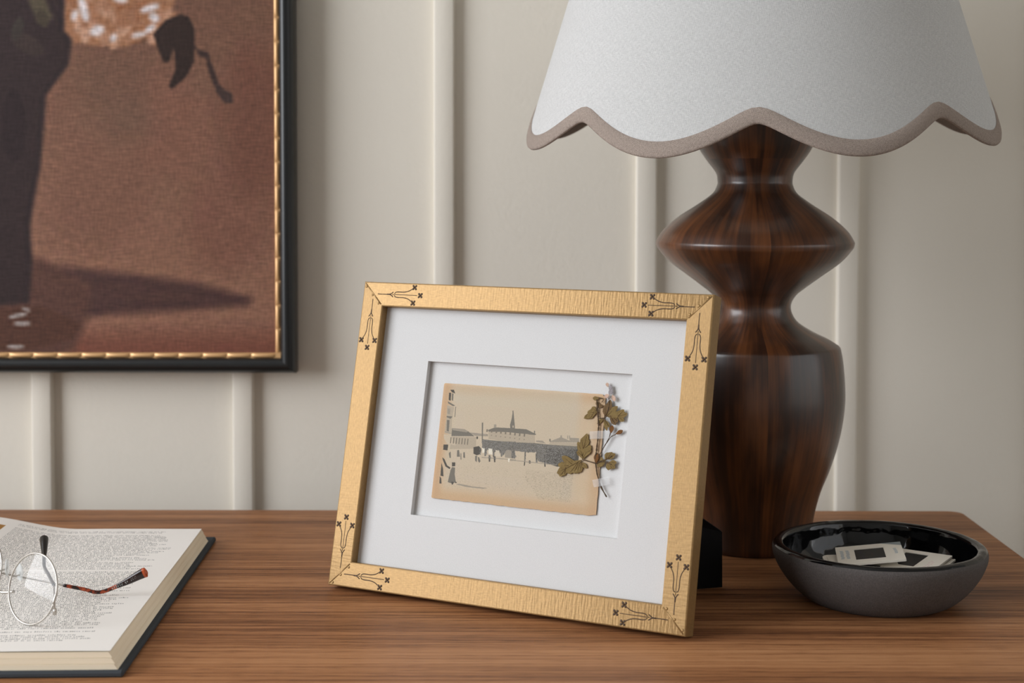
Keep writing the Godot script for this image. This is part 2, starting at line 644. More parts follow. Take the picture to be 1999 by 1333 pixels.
func painting_print() -> ImageTexture:
	# a dim still life on brown canvas: a dark vase of pale blooms, a drooping leaf on a twig, a long shadow
	var W := 1024
	var H := 1113
	var q := 0.7563
	var o := Vector2(824, 768) * q
	var im := Image.create(W, H, false, Image.FORMAT_RGB8)
	var top := Color8(116, 84, 69)
	var low := Color8(140, 101, 83)
	var ledge := int(660 * q + o.y)
	for y in H: im.fill_rect(Rect2i(0, y, W, 1), top.lerp(low, clampf((y - o.y) / (600.0 * q), 0, 1)) if y < ledge else Color8(120, 76, 62))
	var dab := func(b: Array, c: Color, k := 1.0) -> void: blob(im, Vector2(b[0], b[1]) * q + o, b[2] * q * k, b[3] * q * k, b[4], c)
	for b in [[300, 250, 120, 90, 0.2, 128, 90, 74], [180, 380, 90, 120, 0.5, 126, 90, 74], [430, 420, 90, 120, 0.1, 126, 88, 73], [200, 160, 70, 60, 0.0, 116, 85, 70], [480, 240, 60, 160, 0.0, 116, 79, 65], [230, 230, 60, 50, 0.0, 117, 87, 72], [-500, 100, 200, 260, 0.3, 124, 90, 74], [200, -420, 260, 160, 0.1, 108, 78, 64]]:
		dab.call(b, Color8(b[5], b[6], b[7]))
	soften(im, 32)
	# shadow on the ledge
	fill_poly(im, v2([30, 515, 130, 530, 250, 543, 370, 560, 480, 590, 470, 604, 350, 614, 200, 622, 40, 640], q, o), Color8(82, 58, 54))
	fill_poly(im, v2([-220, 560, -100, 500, 60, 512, 160, 560, 150, 630, 120, 700, -100, 720, -220, 690], q, o), Color8(92, 64, 56))
	soften(im, 10)
	# the vase
	fill_poly(im, v2([-230, -60, -120, -110, 118, -100, 112, 40, 126, 90, 120, 130, 75, 190, 70, 250, 62, 330, 48, 400, 40, 450, 44, 520, 36, 600, -160, 610, -170, 450, -200, 250, -245, 120], q, o), Color8(56, 44, 44))
	fill_poly(im, v2([40, 0, 75, 0, 90, 40, 60, 50], q, o), Color8(84, 74, 60))
	fill_poly(im, v2([-60, 610, 60, 606, 140, 640, 120, 672, 40, 692, -60, 694], q, o), Color8(86, 58, 48))
	soften(im, 4)
	# the blooms
	fill_poly(im, v2([118, -60, 112, 66, 140, 88, 172, 94, 236, 95, 292, 68, 322, 28, 348, -60, 300, -140, 180, -150], q, o), Color8(158, 112, 84))
	for b in [[-60, -180, 130, 110, 0.2], [-240, -120, 100, 90, 0.0], [60, -330, 120, 100, 0.4], [-140, -340, 110, 90, 0.1]]: dab.call(b, Color8(150, 106, 82))
	var rng := RandomNumberGenerator.new()
	rng.seed = 12
	for k in 110:
		var g := rng.randf()
		dab.call([rng.randf_range(122, 332), rng.randf_range(-130, 84), rng.randf_range(4, 10), rng.randf_range(8, 24), rng.randf_range(-0.6, 0.9)], Color8(140, 92, 64).lerp(Color8(192, 150, 126), g))
	for k in 90:
		dab.call([rng.randf_range(-320, 160), rng.randf_range(-420, -90), rng.randf_range(4, 12), rng.randf_range(8, 26), rng.randf_range(-0.8, 0.9)], Color8(138, 94, 70).lerp(Color8(190, 152, 132), rng.randf()))
	for b in [[150, 22, 9, 26, -0.25], [176, 64, 15, 10, -0.4], [208, 78, 6, 9, 0.5], [222, 2, 15, 8, 0.2], [280, 20, 20, 7, -0.3], [288, 38, 11, 9, 0.6], [258, 72, 16, 5, -0.2], [280, 60, 13, 6, -0.7], [132, 34, 6, 12, 0.2], [-80, -190, 30, 14, 0.4], [40, -340, 34, 16, -0.3]]:
		dab.call(b, Color8(212, 198, 196))
	soften(im, 5)
	# leaf and twig
	fill_poly(im, v2([286, 70, 310, 44, 338, 32, 356, 36, 368, 62, 366, 124, 350, 154, 322, 178, 316, 172, 330, 138, 326, 96, 318, 124, 306, 126, 296, 100], q, o), Color8(54, 41, 37))
	for t in [[[362, 84, 374, 100, 394, 106, 398, 118, 376, 114], 66], [[388, 104, 402, 132, 414, 165, 404, 172, 392, 134], 66], [[404, 158, 424, 178, 440, 186, 442, 206, 424, 204, 408, 182], 72]]:
		fill_poly(im, v2(t[0], q, o), Color8(t[1], t[1] - 16, t[1] - 20))
	# glints at the foot of the vase, dim leaves in its mouth
	for b in [[14, 624, 20, 4, -0.2], [22, 640, 18, 4, 0.0], [8, 686, 18, 4, 0.0], [30, 612, 10, 3, 0.3]]: dab.call(b, Color8(160, 150, 146))
	for b in [[40, 90, 36, 18, 0.5, 64, 52, 49], [70, 40, 12, 18, -0.4, 74, 64, 53], [10, 250, 24, 72, 0.0, 50, 39, 40], [20, 60, 11, 24, 0.3, 62, 54, 50]]: dab.call(b, Color8(b[5], b[6], b[7]))
	soften(im, 4)
	grain(im, 57, 18, 12, 1, 0)
	grain(im, 55, 12, 2, 2, 56)
	return ImageTexture.create_from_image(im)


func page_print() -> ImageTexture:
	# a page of small type, ragged on the right, with the corner of a picture at its head
	var W := 1280
	var H := 1664
	var im := Image.create(W, H, false, Image.FORMAT_RGB8)
	im.fill(Color8(246, 241, 235))
	var rng := RandomNumberGenerator.new()
	rng.seed = 9
	# u runs from the gutter (0) to the fore-edge (W); v from the head (0) to the foot (H)
	var y := 52
	var line := 0
	while y < H - 110:
		var x := 560 if y < 440 else 60
		if line in [2, 3, 33, 34]:
			y += 19 if line in [2, 33] else 8
			line += 1
			continue
		var stop := W - rng.randi_range(95, 190)
		if line < 2: stop = W - 140
		if rng.randf() < 0.07: stop -= rng.randi_range(100, 400)
		while x < stop:
			var word := rng.randi_range(2, 8)
			for k in word:
				var g := rng.randi_range(92, 142)
				var c := Color8(g, g - 2, g - 4)
				var tall := rng.randf()
				var y0 := y - (5 if tall > 0.72 else 0)
				var hh := (13 if tall > 0.72 else 8) + (4 if tall < 0.1 else 0)
				match rng.randi_range(0, 3):
					0: im.fill_rect(Rect2i(x, y0, 2, hh), c)
					1:
						im.fill_rect(Rect2i(x, y0, 2, hh), c)
						im.fill_rect(Rect2i(x, y, 5, 2), c)
						im.fill_rect(Rect2i(x + 3, y, 2, 8), c)
					2:
						im.fill_rect(Rect2i(x, y, 5, 2), c)
						im.fill_rect(Rect2i(x, y, 2, 8), c)
						im.fill_rect(Rect2i(x, y + 6, 5, 2), c)
					3:
						im.fill_rect(Rect2i(x + 1, y0, 2, hh), c)
						im.fill_rect(Rect2i(x + 1, y + 6, 4, 2), c)
				x += 7
			x += 6
		y += 19
		line += 1
	# picture
	im.fill_rect(Rect2i(0, 110, 520, 300), Color8(172, 126, 70))
	for k in 900:
		var p := Vector2i(rng.randi_range(0, 510), rng.randi_range(110, 400))
		im.fill_rect(Rect2i(p, Vector2i(rng.randi_range(3, 16), rng.randi_range(2, 8))).intersection(Rect2i(0, 110, 520, 300)), Color8(140, 96, 50).lerp(Color8(206, 176, 126), rng.randf()))
	return ImageTexture.create_from_image(im)


func tortoise_print() -> ImageTexture:
	var w := 512
	var h := 64
	var a := field(w, h, w, h, 101, 0.022, 3)
	var lut := ramp([[0.0, Color8(26, 16, 14)], [0.42, Color8(48, 24, 18)], [0.58, Color8(132, 52, 28)], [1.0, Color8(196, 92, 48)]])
	var d := PackedByteArray()
	d.resize(w * h * 3)
	for i in w * h:
		# darker over the broad end, clear amber at the very tip
		var u := float(i % w) / w
		var n := a[i] / 255.0
		if u > 0.62 and u < 0.94: n *= 0.45
		elif u >= 0.94: n = 0.75 + 0.25 * n
		elif u < 0.04: n *= 0.4
		var v := int(n * 255) * 3
		d[i * 3] = lut[v]; d[i * 3 + 1] = lut[v + 1]; d[i * 3 + 2] = lut[v + 2]
	return picture(w, h, d)


func film_print() -> ImageTexture:
	var im := Image.create(96, 64, false, Image.FORMAT_RGB8)
	im.fill(Color8(24, 20, 20))
	var rng := RandomNumberGenerator.new()
	rng.seed = 31
	for k in 26:
		var c := Color8(rng.randi_range(14, 66), rng.randi_range(12, 44), rng.randi_range(14, 52))
		blob(im, Vector2(rng.randf_range(4, 92), rng.randf_range(4, 60)), rng.randf_range(3, 14), rng.randf_range(2, 8), rng.randf_range(0, 3), c)
	soften(im, 4)
	return ImageTexture.create_from_image(im)


# ------------------------------------------------------------------ the room

func holed_wall(called: String, x0: float, x1: float, z0: float, z1: float, y0: float, y1: float) -> void:
	# a side wall with one window opening
	var st := begin(false)
	rbox(st, Vector3(x0, FLOOR_Y, WALL), Vector3(x1, CEIL_Y, z0))
	rbox(st, Vector3(x0, FLOOR_Y, z1), Vector3(x1, CEIL_Y, Z_F))
	rbox(st, Vector3(x0, FLOOR_Y, z0), Vector3(x1, y0, z1))
	rbox(st, Vector3(x0, y1, z0), Vector3(x1, CEIL_Y, z1))
	struct(called, done(st), M.plaster)


func window(called: String, x: float, z0: float, z1: float, y0: float, y1: float) -> void:
	var st := begin(false)
	var t := 0.03
	for r in [[z0, z0 + 0.05, y0, y1], [z1 - 0.05, z1, y0, y1], [z0, z1, y0, y0 + 0.05], [z0, z1, y1 - 0.05, y1]]:
		rbox(st, Vector3(x - t, r[2], r[0]), Vector3(x + t, r[3], r[1]), 0.004)
	var w := struct(called, done(st), M.white_paint)
	st = begin(false)
	var zm := (z0 + z1) / 2
	rbox(st, Vector3(x - 0.015, y0 + 0.05, zm - 0.015), Vector3(x + 0.015, y1 - 0.05, zm + 0.015), 0.003)
	struct("glazing_bar", done(st), M.white_paint, w)
	for k in 2:
		var a := z0 + 0.05 if k == 0 else zm + 0.015
		var b := zm - 0.015 if k == 0 else z1 - 0.05
		struct("pane", box(Vector3(x - 0.002, y0 + 0.05, a), Vector3(x + 0.002, y1 - 0.05, b)), M.pane, w)


func room() -> void:
	var t := 0.12
	struct("wall_back", box(Vector3(X_L - t, FLOOR_Y - t, WALL - t), Vector3(X_R + t, CEIL_Y + t, WALL)), M.wall)
	struct("wall_front", box(Vector3(X_L - t, FLOOR_Y - t, Z_F), Vector3(X_R + t, CEIL_Y + t, Z_F + t)), M.plaster)
	struct("floor", box(Vector3(X_L - t, FLOOR_Y - t, WALL), Vector3(X_R + t, FLOOR_Y, Z_F)), M.floor)
	struct("ceiling", box(Vector3(X_L - t, CEIL_Y, WALL), Vector3(X_R + t, CEIL_Y + t, Z_F)), M.plaster)
	holed_wall("wall_left", X_L - t, X_L, W1[0], W1[1], W1[2], W1[3])
	holed_wall("wall_right", X_R, X_R + t, W2[0], W2[1], W2[2], W2[3])
	window("window_1", X_L - t + 0.04, W1[0], W1[1], W1[2], W1[3])
	window("window_2", X_R + t - 0.04, W2[0], W2[1], W2[2], W2[3])
	# flat battens on the panelled wall
	var n := 1
	for k in range(-11, 12):
		var right := 0.1457 + 0.2042 * k
		if right - 0.02 < X_L or right > X_R: continue
		var st := begin(true)
		var w := 0.0208
		var d := 0.0105
		var rows := []
		for y in [FLOOR_Y, CEIL_Y]:
			var row := PackedVector3Array()
			for p in [[0.0, 0.0], [0.0, d - 0.002], [0.0006, d - 0.0006], [0.002, d], [w - 0.002, d], [w - 0.0006, d - 0.0006], [w, d - 0.002], [w, 0.0]]:
				row.append(Vector3(right - w + p[0], y, WALL + p[1]))
			rows.append(row)
		grid(st, rows)
		struct("trim_%d" % n, done(st), M.wall)
		n += 1


# ------------------------------------------------------------------ table

func table() -> void:
	var t := thing("desk", "walnut desk with straight grain and rounded back corner under the frame, lamp and bowl", "desk", Vector3(0, FLOOR_Y, 0))
	var x1 := 0.4255
	var x0 := -1.05
	var z1 := 0.575
	var r := 0.014
	var o := PackedVector2Array()
	for c in [[x1 - r, -z1 + r, -PI / 2], [x1 - r, -r, 0.0], [x0 + r, -r, PI / 2], [x0 + r, -z1 + r, PI]]:
		for k in 9: o.append(Vector2(c[0], c[1]) + Vector2.from_angle(c[2] + PI / 2 * k / 8) * r)
	# top: outline with a small eased edge, laid flat (outline y is minus z)
	var st := begin(false)
	var top := -FLOOR_Y
	var inset := func(d: float) -> PackedVector2Array: return Geometry2D.offset_polygon(o, -d, Geometry2D.JOIN_ROUND)[0]
	var flat := Transform3D(Basis(Vector3.RIGHT, Vector3.FORWARD, Vector3.UP), Vector3(0, top, 0))
	var u := Vector2(1.0 / 0.95, 1.0 / 0.62)
	prism(st, o, -0.028, -0.0009, flat, Vector2(-0.52, -0.62), u)
	prism(st, inset.call(0.0009), -0.004, 0.0, flat, Vector2(-0.52, -0.62), u)
	part("tabletop", done(st), M.walnut, t)
	part("case", box(Vector3(x0 + 0.03, top - 0.2, 0.025), Vector3(x1 - 0.03, top - 0.028, z1 - 0.03), 0.003), M.walnut_body, t)
	for lx in [x0 + 0.08, x1 - 0.08]:
		for lz in [0.07, z1 - 0.075]:
			st = begin(true)
			lathe(st, PackedVector2Array([Vector2(0.0, 0), Vector2(0.014, 0), Vector2(0.016, 0.01), Vector2(0.026, top - 0.2), Vector2(0, top - 0.2)]), 24)
			var l := part("leg", done(st), M.walnut_body, t)
			l.position = Vector3(lx, 0, lz)


# ------------------------------------------------------------------ framed painting on the wall

func wall_painting() -> void:
	var X := -0.2165
	var Y := 0.1195
	var w := 0.72
	var h := 0.78
	var front := 0.035
	var t := thing("framed_painting", "dark still life on brown canvas in a slim black frame hanging on the wall", "painting", Vector3(X - w / 2, Y, WALL + 0.0105))
	var d := front - 0.0105
	# rails: outer black half-round, then the gilt slip
	var prof := PackedVector2Array([Vector2(0, -d), Vector2(0, -0.010), Vector2(0.0008, -0.006), Vector2(0.003, -0.0025), Vector2(0.006, -0.0006), Vector2(0.009, 0.0), Vector2(0.0115, -0.0006), Vector2(0.0138, -0.0025), Vector2(0.0150, -0.0052), Vector2(0.0153, -0.009), Vector2(0.0153, -d)])
	var runs := [[Vector3(-w / 2, 0, d), 0.0, w], [Vector3(w / 2, 0, d), PI / 2, h], [Vector3(w / 2, h, d), PI, w], [Vector3(-w / 2, h, d), -PI / 2, h]]
	for q in runs:
		var m := part("rail", rail(prof, q[2], true), M.black_wood, t)
		m.transform = Transform3D(Basis(Vector3.BACK, q[1]), q[0])
	# carved gilt slip along the sight edge: a flat fillet with a row of long beads
	var y0 := 0.0153
	var y1 := 0.0204
	var bead_len := 0.0238
	var st0 := begin(true)
	var brows := []
	for i in 13:
		var f := i / 12.0
		var swell := maxf(0.12, pow(sin(PI * f), 0.45))
		var brow := PackedVector3Array()
		for k in 9:
			var a := PI * k / 8
			brow.append(Vector3((f - 0.5) * bead_len * 0.985, -cos(a) * (y1 - y0) / 2 * (0.75 + 0.25 * swell), sin(a) * 0.0026 * swell))
		brows.append(brow)
	grid(st0, brows, [], true)
	var bead := done(st0)
	for q in runs:
		var L: float = q[2]
		var g := part("gilt_slip", rail(PackedVector2Array([Vector2(y0, -0.0115), Vector2(y0, -0.0084), Vector2(y1, -0.0086), Vector2(y1, -0.0115)]), L), M.gilt, t, "gilt beaded inner edge of the black frame")
		g.transform = Transform3D(Basis(Vector3.BACK, q[1]), q[0])
		var n := int(floor((L - 2 * y1) / bead_len))
		for i in n:
			var o := part("bead", bead, M.gilt, g)
			o.position = Vector3(L / 2 + (i - (n - 1) / 2.0) * (L - 2 * y1) / n, (y0 + y1) / 2, -0.0086)
	# canvas: laid so that the print sits at its place, its lower right corner in the frame
	var st := begin(false)
	var zc := d - 0.0105
	var rx := w / 2 - 0.017
	var k := 0.0005066
	var pts := [Vector3(-rx, 0.017, zc), Vector3(rx, 0.017, zc), Vector3(rx, h - 0.017, zc), Vector3(-rx, h - 0.017, zc)]
	var uv := []
	for p in pts: uv.append(Vector2(1.0 + (p.x - rx) / k / 1354.0, 1.0 - (p.y - 0.017) / k / 1472.0))
	tri(st, pts[0], pts[1], pts[2], uv[0], uv[1], uv[2])
	tri(st, pts[0], pts[2], pts[3], uv[0], uv[2], uv[3])
	for i in 4:
		var a: Vector3 = pts[i]
		var b: Vector3 = pts[(i + 1) % 4]
		var dz := Vector3(0, 0, -0.012)
		tri(st, a + dz, b + dz, b, uv[i], uv[i], uv[i]); tri(st, a + dz, b, a, uv[i], uv[i], uv[i])
	part("canvas", done(st), M.painting, t, "brown canvas with dark vase, pale bloom and leaf")


func rail(prof: PackedVector2Array, L: float, smooth := false) -> ArrayMesh:
	# a mitred moulding: prof gives (distance in from the outer edge, height); the rail runs along x
	var st := begin(smooth)
	var rows := []
	var n := prof.size()
	for e in 2:
		var row := PackedVector3Array()
		for i in n + (0 if smooth else 1):
			var p := prof[i % n]
			row.append(Vector3(p.x if e == 0 else L - p.x, p.x, p.y))
		rows.append(row)
	var uvs := []
	for e in 2:
		var uv := PackedVector2Array()
		for q in rows[e]: uv.append(Vector2(q.x, q.y) * 8.0)
		uvs.append(uv)
	grid(st, rows, uvs, true)
	st.set_smooth_group(-1)
	for e in 2:
		var ids := Geometry2D.triangulate_polygon(prof)
		for i in range(0, ids.size(), 3):
			var q := []
			for j in 3: q.append(rows[e][ids[i + j]])
			var nrm: Vector3 = (q[1] - q[0]).cross(q[2] - q[0])
			if (nrm.x > 0) == (e == 0): q.reverse()
			tri(st, q[0], q[1], q[2])
	return done(st)


# ------------------------------------------------------------------ table lamp

func lamp() -> void:
	var at := Vector3(0.2061, 0, 0.1365)
	var t := thing("table_lamp", "table lamp of turned dark wood with a white linen shade, scalloped and bound in taupe", "lamp", at)
	var st := begin(true)
	var p := PackedVector2Array([Vector2(0.0, 0.0), Vector2(0.046, 0.0), Vector2(0.0482, 0.0014), Vector2(0.0488, 0.006), Vector2(0.0510, 0.0205), Vector2(0.0537, 0.0348), Vector2(0.0582, 0.0506), Vector2(0.0645, 0.0666), Vector2(0.0706, 0.086), Vector2(0.0748, 0.105), Vector2(0.0770, 0.124), Vector2(0.0768, 0.141), Vector2(0.0752, 0.1589), Vector2(0.0735, 0.1684), Vector2(0.0726, 0.1716)])
	var a := smooth_profile(p.slice(3, 15), 5)
	var prof := p.slice(0, 3)
	prof.append_array(a)
	prof.append_array(smooth_profile(PackedVector2Array([Vector2(0.0715, 0.1728), Vector2(0.0632, 0.178), Vector2(0.0506, 0.1841), Vector2(0.038, 0.192), Vector2(0.0323, 0.1999), Vector2(0.0313, 0.2078), Vector2(0.0356, 0.2157), Vector2(0.0441, 0.2228), Vector2(0.0567, 0.2323), Vector2(0.0724, 0.2441), Vector2(0.0815, 0.2545), Vector2(0.0831, 0.2575)]), 5))
	prof.append_array(smooth_profile(PackedVector2Array([Vector2(0.0836, 0.2598), Vector2(0.0828, 0.2622), Vector2(0.0771, 0.2708), Vector2(0.0645, 0.2818), Vector2(0.0488, 0.2921), Vector2(0.0361, 0.3014), Vector2(0.0320, 0.3085), Vector2(0.0316, 0.3131), Vector2(0.0331, 0.3195), Vector2(0.0400, 0.3288), Vector2(0.0464, 0.3382), Vector2(0.0500, 0.3465), Vector2(0.0525, 0.3560), Vector2(0.0540, 0.3680), Vector2(0.0525, 0.3740)]), 5))
	prof.append(Vector2(0.0, 0.3760))
	lathe(st, prof, 128, 2.0, 2.2, 0.0, 1, true)
	part("base", done(st), M.lamp_wood, t, "turned dark brown wooden base")
	st = begin(true)
	lathe(st, PackedVector2Array([Vector2(0.012, 0.3755), Vector2(0.012, 0.379), Vector2(0.007, 0.380), Vector2(0.007, 0.387), Vector2(0.017, 0.388), Vector2(0.018, 0.43), Vector2(0.013, 0.434), Vector2(0.0, 0.434)]), 32)
	part("socket", done(st), M.brass, t)
	st = begin(true)
	lathe(st, smooth_profile(PackedVector2Array([Vector2(0.012, 0.434), Vector2(0.013, 0.445), Vector2(0.024, 0.465), Vector2(0.030, 0.487), Vector2(0.026, 0.508), Vector2(0.012, 0.52), Vector2(0.0, 0.522)]), 4), 32)
	part("bulb", done(st), M.bulb, t)
	# shade: a leaning cone, eight scallops
	var tilt := Basis(Vector3.BACK, 0.0214) * Basis(Vector3.RIGHT, 0.0848)
	var sh := Transform3D(tilt, Vector3(0.2086, 0.3454, 0.1365) - at)
	var R := 0.1985
	var Ht := 0.262
	var slope := 0.325
	var N := 320
	var A := 0.0245
	var edge := func(th: float) -> float:
		var s := sin(4.0 * (th + 0.162))
		return A * (1.0 - sqrt(s * s + 0.018)) / (1.0 - sqrt(0.018)) + 0.0016
	var cone := func(th: float, y: float, out: float) -> Vector3:
		var r := R - y * slope + out
		return Vector3(r * sin(th), y + out * slope, r * cos(th))
	var rows := []
	var rows_in := []
	var uvs := []
	for i in 15:
		var f := i / 14.0
		var row := PackedVector3Array()
		var row2 := PackedVector3Array()
		var uv := PackedVector2Array()
		for j in N + 1:
			var th := TAU * (j % N) / N
			var e: float = edge.call(th)
			var y := lerpf(e, Ht, f)
			row.append(cone.call(th, y, 0.0))
			row2.append(cone.call(th, y, -0.0012))
			uv.append(Vector2(float(j) / N * 1.0, y))
		rows.append(row)
		rows_in.append(row2)
		uvs.append(uv)
	st = begin(true)
	grid(st, rows, uvs)
	grid(st, rows_in, uvs, true)
	var shade := part("lamp_shade", done(st), M.linen, t, "white linen empire shade with scalloped lower edge")
	shade.transform = sh
	# binding: folded over the scalloped edge
	rows = []
	uvs = []
	var wbind := 0.0112
	var cs := [[wbind, 0.0002], [wbind - 0.0008, 0.0010], [wbind * 0.5, 0.0013], [0.0012, 0.0012], [-0.0003, 0.0006], [-0.0008, -0.0006], [-0.0003, -0.0018], [0.0012, -0.0024], [wbind * 0.5, -0.0025], [wbind - 0.0006, -0.0022], [wbind, -0.0014]]
	for i in cs.size():
		var row := PackedVector3Array()
		var uv := PackedVector2Array()
		for j in N + 1:
			var th := TAU * (j % N) / N
			# measured square to the edge, so that the binding keeps its width on the slopes
			var e: float = edge.call(th)
			var de: float = (edge.call(th + 0.004) - edge.call(th - 0.004)) / (0.008 * R)
			var nl := sqrt(1.0 + de * de)
			var s: float = cs[i][0]
			row.append(cone.call(th - s * de / nl / R * 0.75, e - 0.0004 + s / nl, cs[i][1]))
			uv.append(Vector2(float(j) / N, s * 42.0))
		rows.append(row)
		uvs.append(uv)
	st = begin(true)
	grid(st, rows, uvs, true)
	var bind := part("binding", done(st), M.trim_linen, shade, "taupe linen binding along the scalloped edge")
	# spider fitter at the top of the shade and the harp that carries it
	st = begin(true)
	var rt := R - Ht * slope - 0.002
	var ring := PackedVector3Array()
	for j in 49: ring.append(Vector3(rt * sin(TAU * (j % 48) / 48), Ht - 0.001, rt * cos(TAU * (j % 48) / 48)))
	tube(st, ring, PackedFloat32Array([0.0015]), 8, 1.0, Vector3.UP, true)
	for k in 3:
		var th := TAU * k / 3
		tube(st, PackedVector3Array([Vector3(rt * sin(th), Ht - 0.001, rt * cos(th)), Vector3(0, Ht - 0.02, 0)]), PackedFloat32Array([0.0013]), 6)
	part("fitter", done(st), M.brass, shade)
	st = begin(true)
	var top := sh * Vector3(0, Ht - 0.02, 0)
	for s in [-1, 1]:
		tube(st, smooth_path(PackedVector3Array([Vector3(s * 0.014, 0.387, 0), Vector3(s * 0.045, 0.42, 0), Vector3(s * 0.05 + top.x * 0.4, 0.5, top.z * 0.5), top])), PackedFloat32Array([0.0016]), 8)
	part("harp", done(st), M.brass, t)


# ------------------------------------------------------------------ gilt photo frame

func frame() -> void:
	var yaw := 0.472934
	var lean := 0.229247
	var ex := Vector3(cos(yaw), 0, sin(yaw))
	var n0 := Vector3(-sin(yaw), 0, cos(yaw))
	var up := Vector3.UP * cos(lean) - n0 * sin(lean)
	var nn := n0 * cos(lean) + Vector3.UP * sin(lean)
	var W := 0.29
	var H := 0.23517
	var b := 0.01896
	var T := 0.0155
	var t := thing("photo_frame", "gilt picture frame leaning on the desk with a postcard and pressed flower inside", "picture frame", Vector3(-0.14068, 0.0037, 0.27897), Basis(ex, up, nn))
	var prof := PackedVector2Array([Vector2(0, -T), Vector2(0, -0.0010), Vector2(0.0003, -0.0003), Vector2(0.0010, 0), Vector2(b - 0.0009, 0), Vector2(b - 0.0002, -0.0003), Vector2(b, -0.0009), Vector2(b, -0.0096), Vector2(0.0125, -0.0096), Vector2(0.0125, -T)])
	var runs := [[Vector3(0, 0, 0), 0.0, W], [Vector3(W, 0, 0), PI / 2, H], [Vector3(W, H, 0), PI, W], [Vector3(0, H, 0), -PI / 2, H]]
	var flower := flower_stamp()
	var lines := stem_stamp()
	for q in runs:
		var m := part("rail", rail(prof, q[2]), M.gold, t)
		m.transform = Transform3D(Basis(Vector3.BACK, q[1]), q[0])
		for e in 2:
			var mir := Basis.IDENTITY if e == 0 else Basis(Vector3.LEFT, Vector3.UP, Vector3.BACK)
			var L: float = q[2]
			var o := Vector3(0 if e == 0 else L, b / 2, 0)
			var s := part("engraved_stem", lines, M.groove, m, "dark engraved stem and leaves")
			s.transform = Transform3D(mir, o)
			for f in [[0.0462, 0.0061], [0.0462, -0.0061], [0.0520, 0.0]]:
				var g := part("engraved_flower", flower, M.groove, m, "dark stamped flower")
				g.transform = Transform3D(mir, o + mir * Vector3(f[0], f[1], 0))
	# raised seam and pin heads on the mitres
	for c in [[Vector3(0, 0, 0), PI / 4], [Vector3(W, 0, 0), PI * 3 / 4], [Vector3(W, H, 0), -PI * 3 / 4], [Vector3(0, H, 0), -PI / 4]]:
		var st := begin(true)
		var d := Vector3(cos(c[1]), sin(c[1]), 0)
		tube(st, PackedVector3Array([c[0] + d * 0.002, c[0] + d * (b * 1.414 - 0.002)]), PackedFloat32Array([0.0005]), 8, 0.6, Vector3.BACK)
		for k in [0.0045, 0.0135, 0.0225]:
			dome(st, c[0] + d * k + d.cross(Vector3.BACK) * 0.0013, 0.0011, 0.0011, 0, 0.0005)
		part("corner_seam", done(st), M.gold, t)
	# mat: four strips round the window, thick enough to show its cut edge
	var zf := -0.0080
	var zb := -0.0126
	var u0 := 0.06105
	var u1 := 0.23062
	var v0 := 0.0594
	var v1 := 0.1763
	var o0 := Vector2(0.0132, 0.0132)
	var o1 := Vector2(W - 0.0132, H - 0.0132)
	var st := begin(false)
	var outer := [Vector3(o0.x, o0.y, zf), Vector3(o1.x, o0.y, zf), Vector3(o1.x, o1.y, zf), Vector3(o0.x, o1.y, zf)]
	var inner := [Vector3(u0, v0, zf), Vector3(u1, v0, zf), Vector3(u1, v1, zf), Vector3(u0, v1, zf)]
	for i in 4:
		var j := (i + 1) % 4
		var mid := Vector3((u0 + u1) / 2, (v0 + v1) / 2, 0)
		face(st, [outer[i], outer[j], inner[j], inner[i]], Vector3(mid.x, mid.y, -1))
		var dz := Vector3(0, 0, zb - zf)
		var lip: Vector3 = inner[i] + (mid - inner[i]).normalized() * 0.0001 * Vector3(1, 1, 0)
		var lip2: Vector3 = inner[j] + (mid - inner[j]).normalized() * 0.0001 * Vector3(1, 1, 0)
		var a := Vector3(lip.x, lip.y, zb)
		var c := Vector3(lip2.x, lip2.y, zb)
		tri(st, inner[i], inner[j], c); tri(st, inner[i], c, a)
		face(st, [outer[i], outer[j], outer[j] + dz, outer[i] + dz], Vector3(mid.x, mid.y, (zf + zb) / 2))
	part("mat_board", done(st), M.mat_board, t, "thick white mat with a rectangular window")
	part("backing_board", box(Vector3(0.0132, 0.0132, -0.0139), Vector3(W - 0.0132, H - 0.0132, -0.0127)), M.backing, t, "white board behind the mat window")
	part("back_panel", box(Vector3(0.0128, 0.0128, -0.0153), Vector3(W - 0.0128, H - 0.0128, -0.0140)), M.black_card, t, "black back panel")
	# postcard with a rough deckled foot and right edge
	var cw := 0.1354
	var ch := 0.0872
	var c0 := Vector2(0.143 - cw / 2, 0.117 - ch / 2)
	var rng := RandomNumberGenerator.new()
	rng.seed = 5
	var out := PackedVector2Array()
	out.append(c0 + Vector2(0.0006, 0.0))
	for k in 60: out.append(c0 + Vector2(cw * (k + 1) / 62.0, rng.randf_range(-0.0002, 0.00025)))
	for k in 40: out.append(c0 + Vector2(cw + rng.randf_range(-0.0003, 0.0001) + 0.0012 * (0.5 - k / 40.0), ch * (k + 0.5) / 41.0 + 0.0))
	for k in 40: out.append(c0 + Vector2(cw * (1 - (k + 1) / 42.0), ch + rng.randf_range(-0.0001, 0.0001)))
	out.append(c0 + Vector2(0.0008, ch)); out.append(c0 + Vector2(0, ch - 0.001)); out.append(c0 + Vector2(0, 0.0008))
	st = begin(false)
	prism(st, out, -0.0119, -0.0115, Transform3D.IDENTITY, Vector2(c0.x, c0.y + ch), Vector2(1 / cw, -1 / ch))
	part("postcard", done(st), M.card, t, "yellowed postcard printed with a grey view of a town square")
	st = begin(false)
	rbox(st, Vector3(c0.x + 0.01, c0.y + 0.01, -0.0127), Vector3(c0.x + cw - 0.01, c0.y + ch - 0.01, -0.0119))
	part("mounting_pad", done(st), M.backing, t)
	# pressed flower: a sprig with its own leaves, pods and petals
	var sp := Node3D.new()
	sp.name = "pressed_flower"
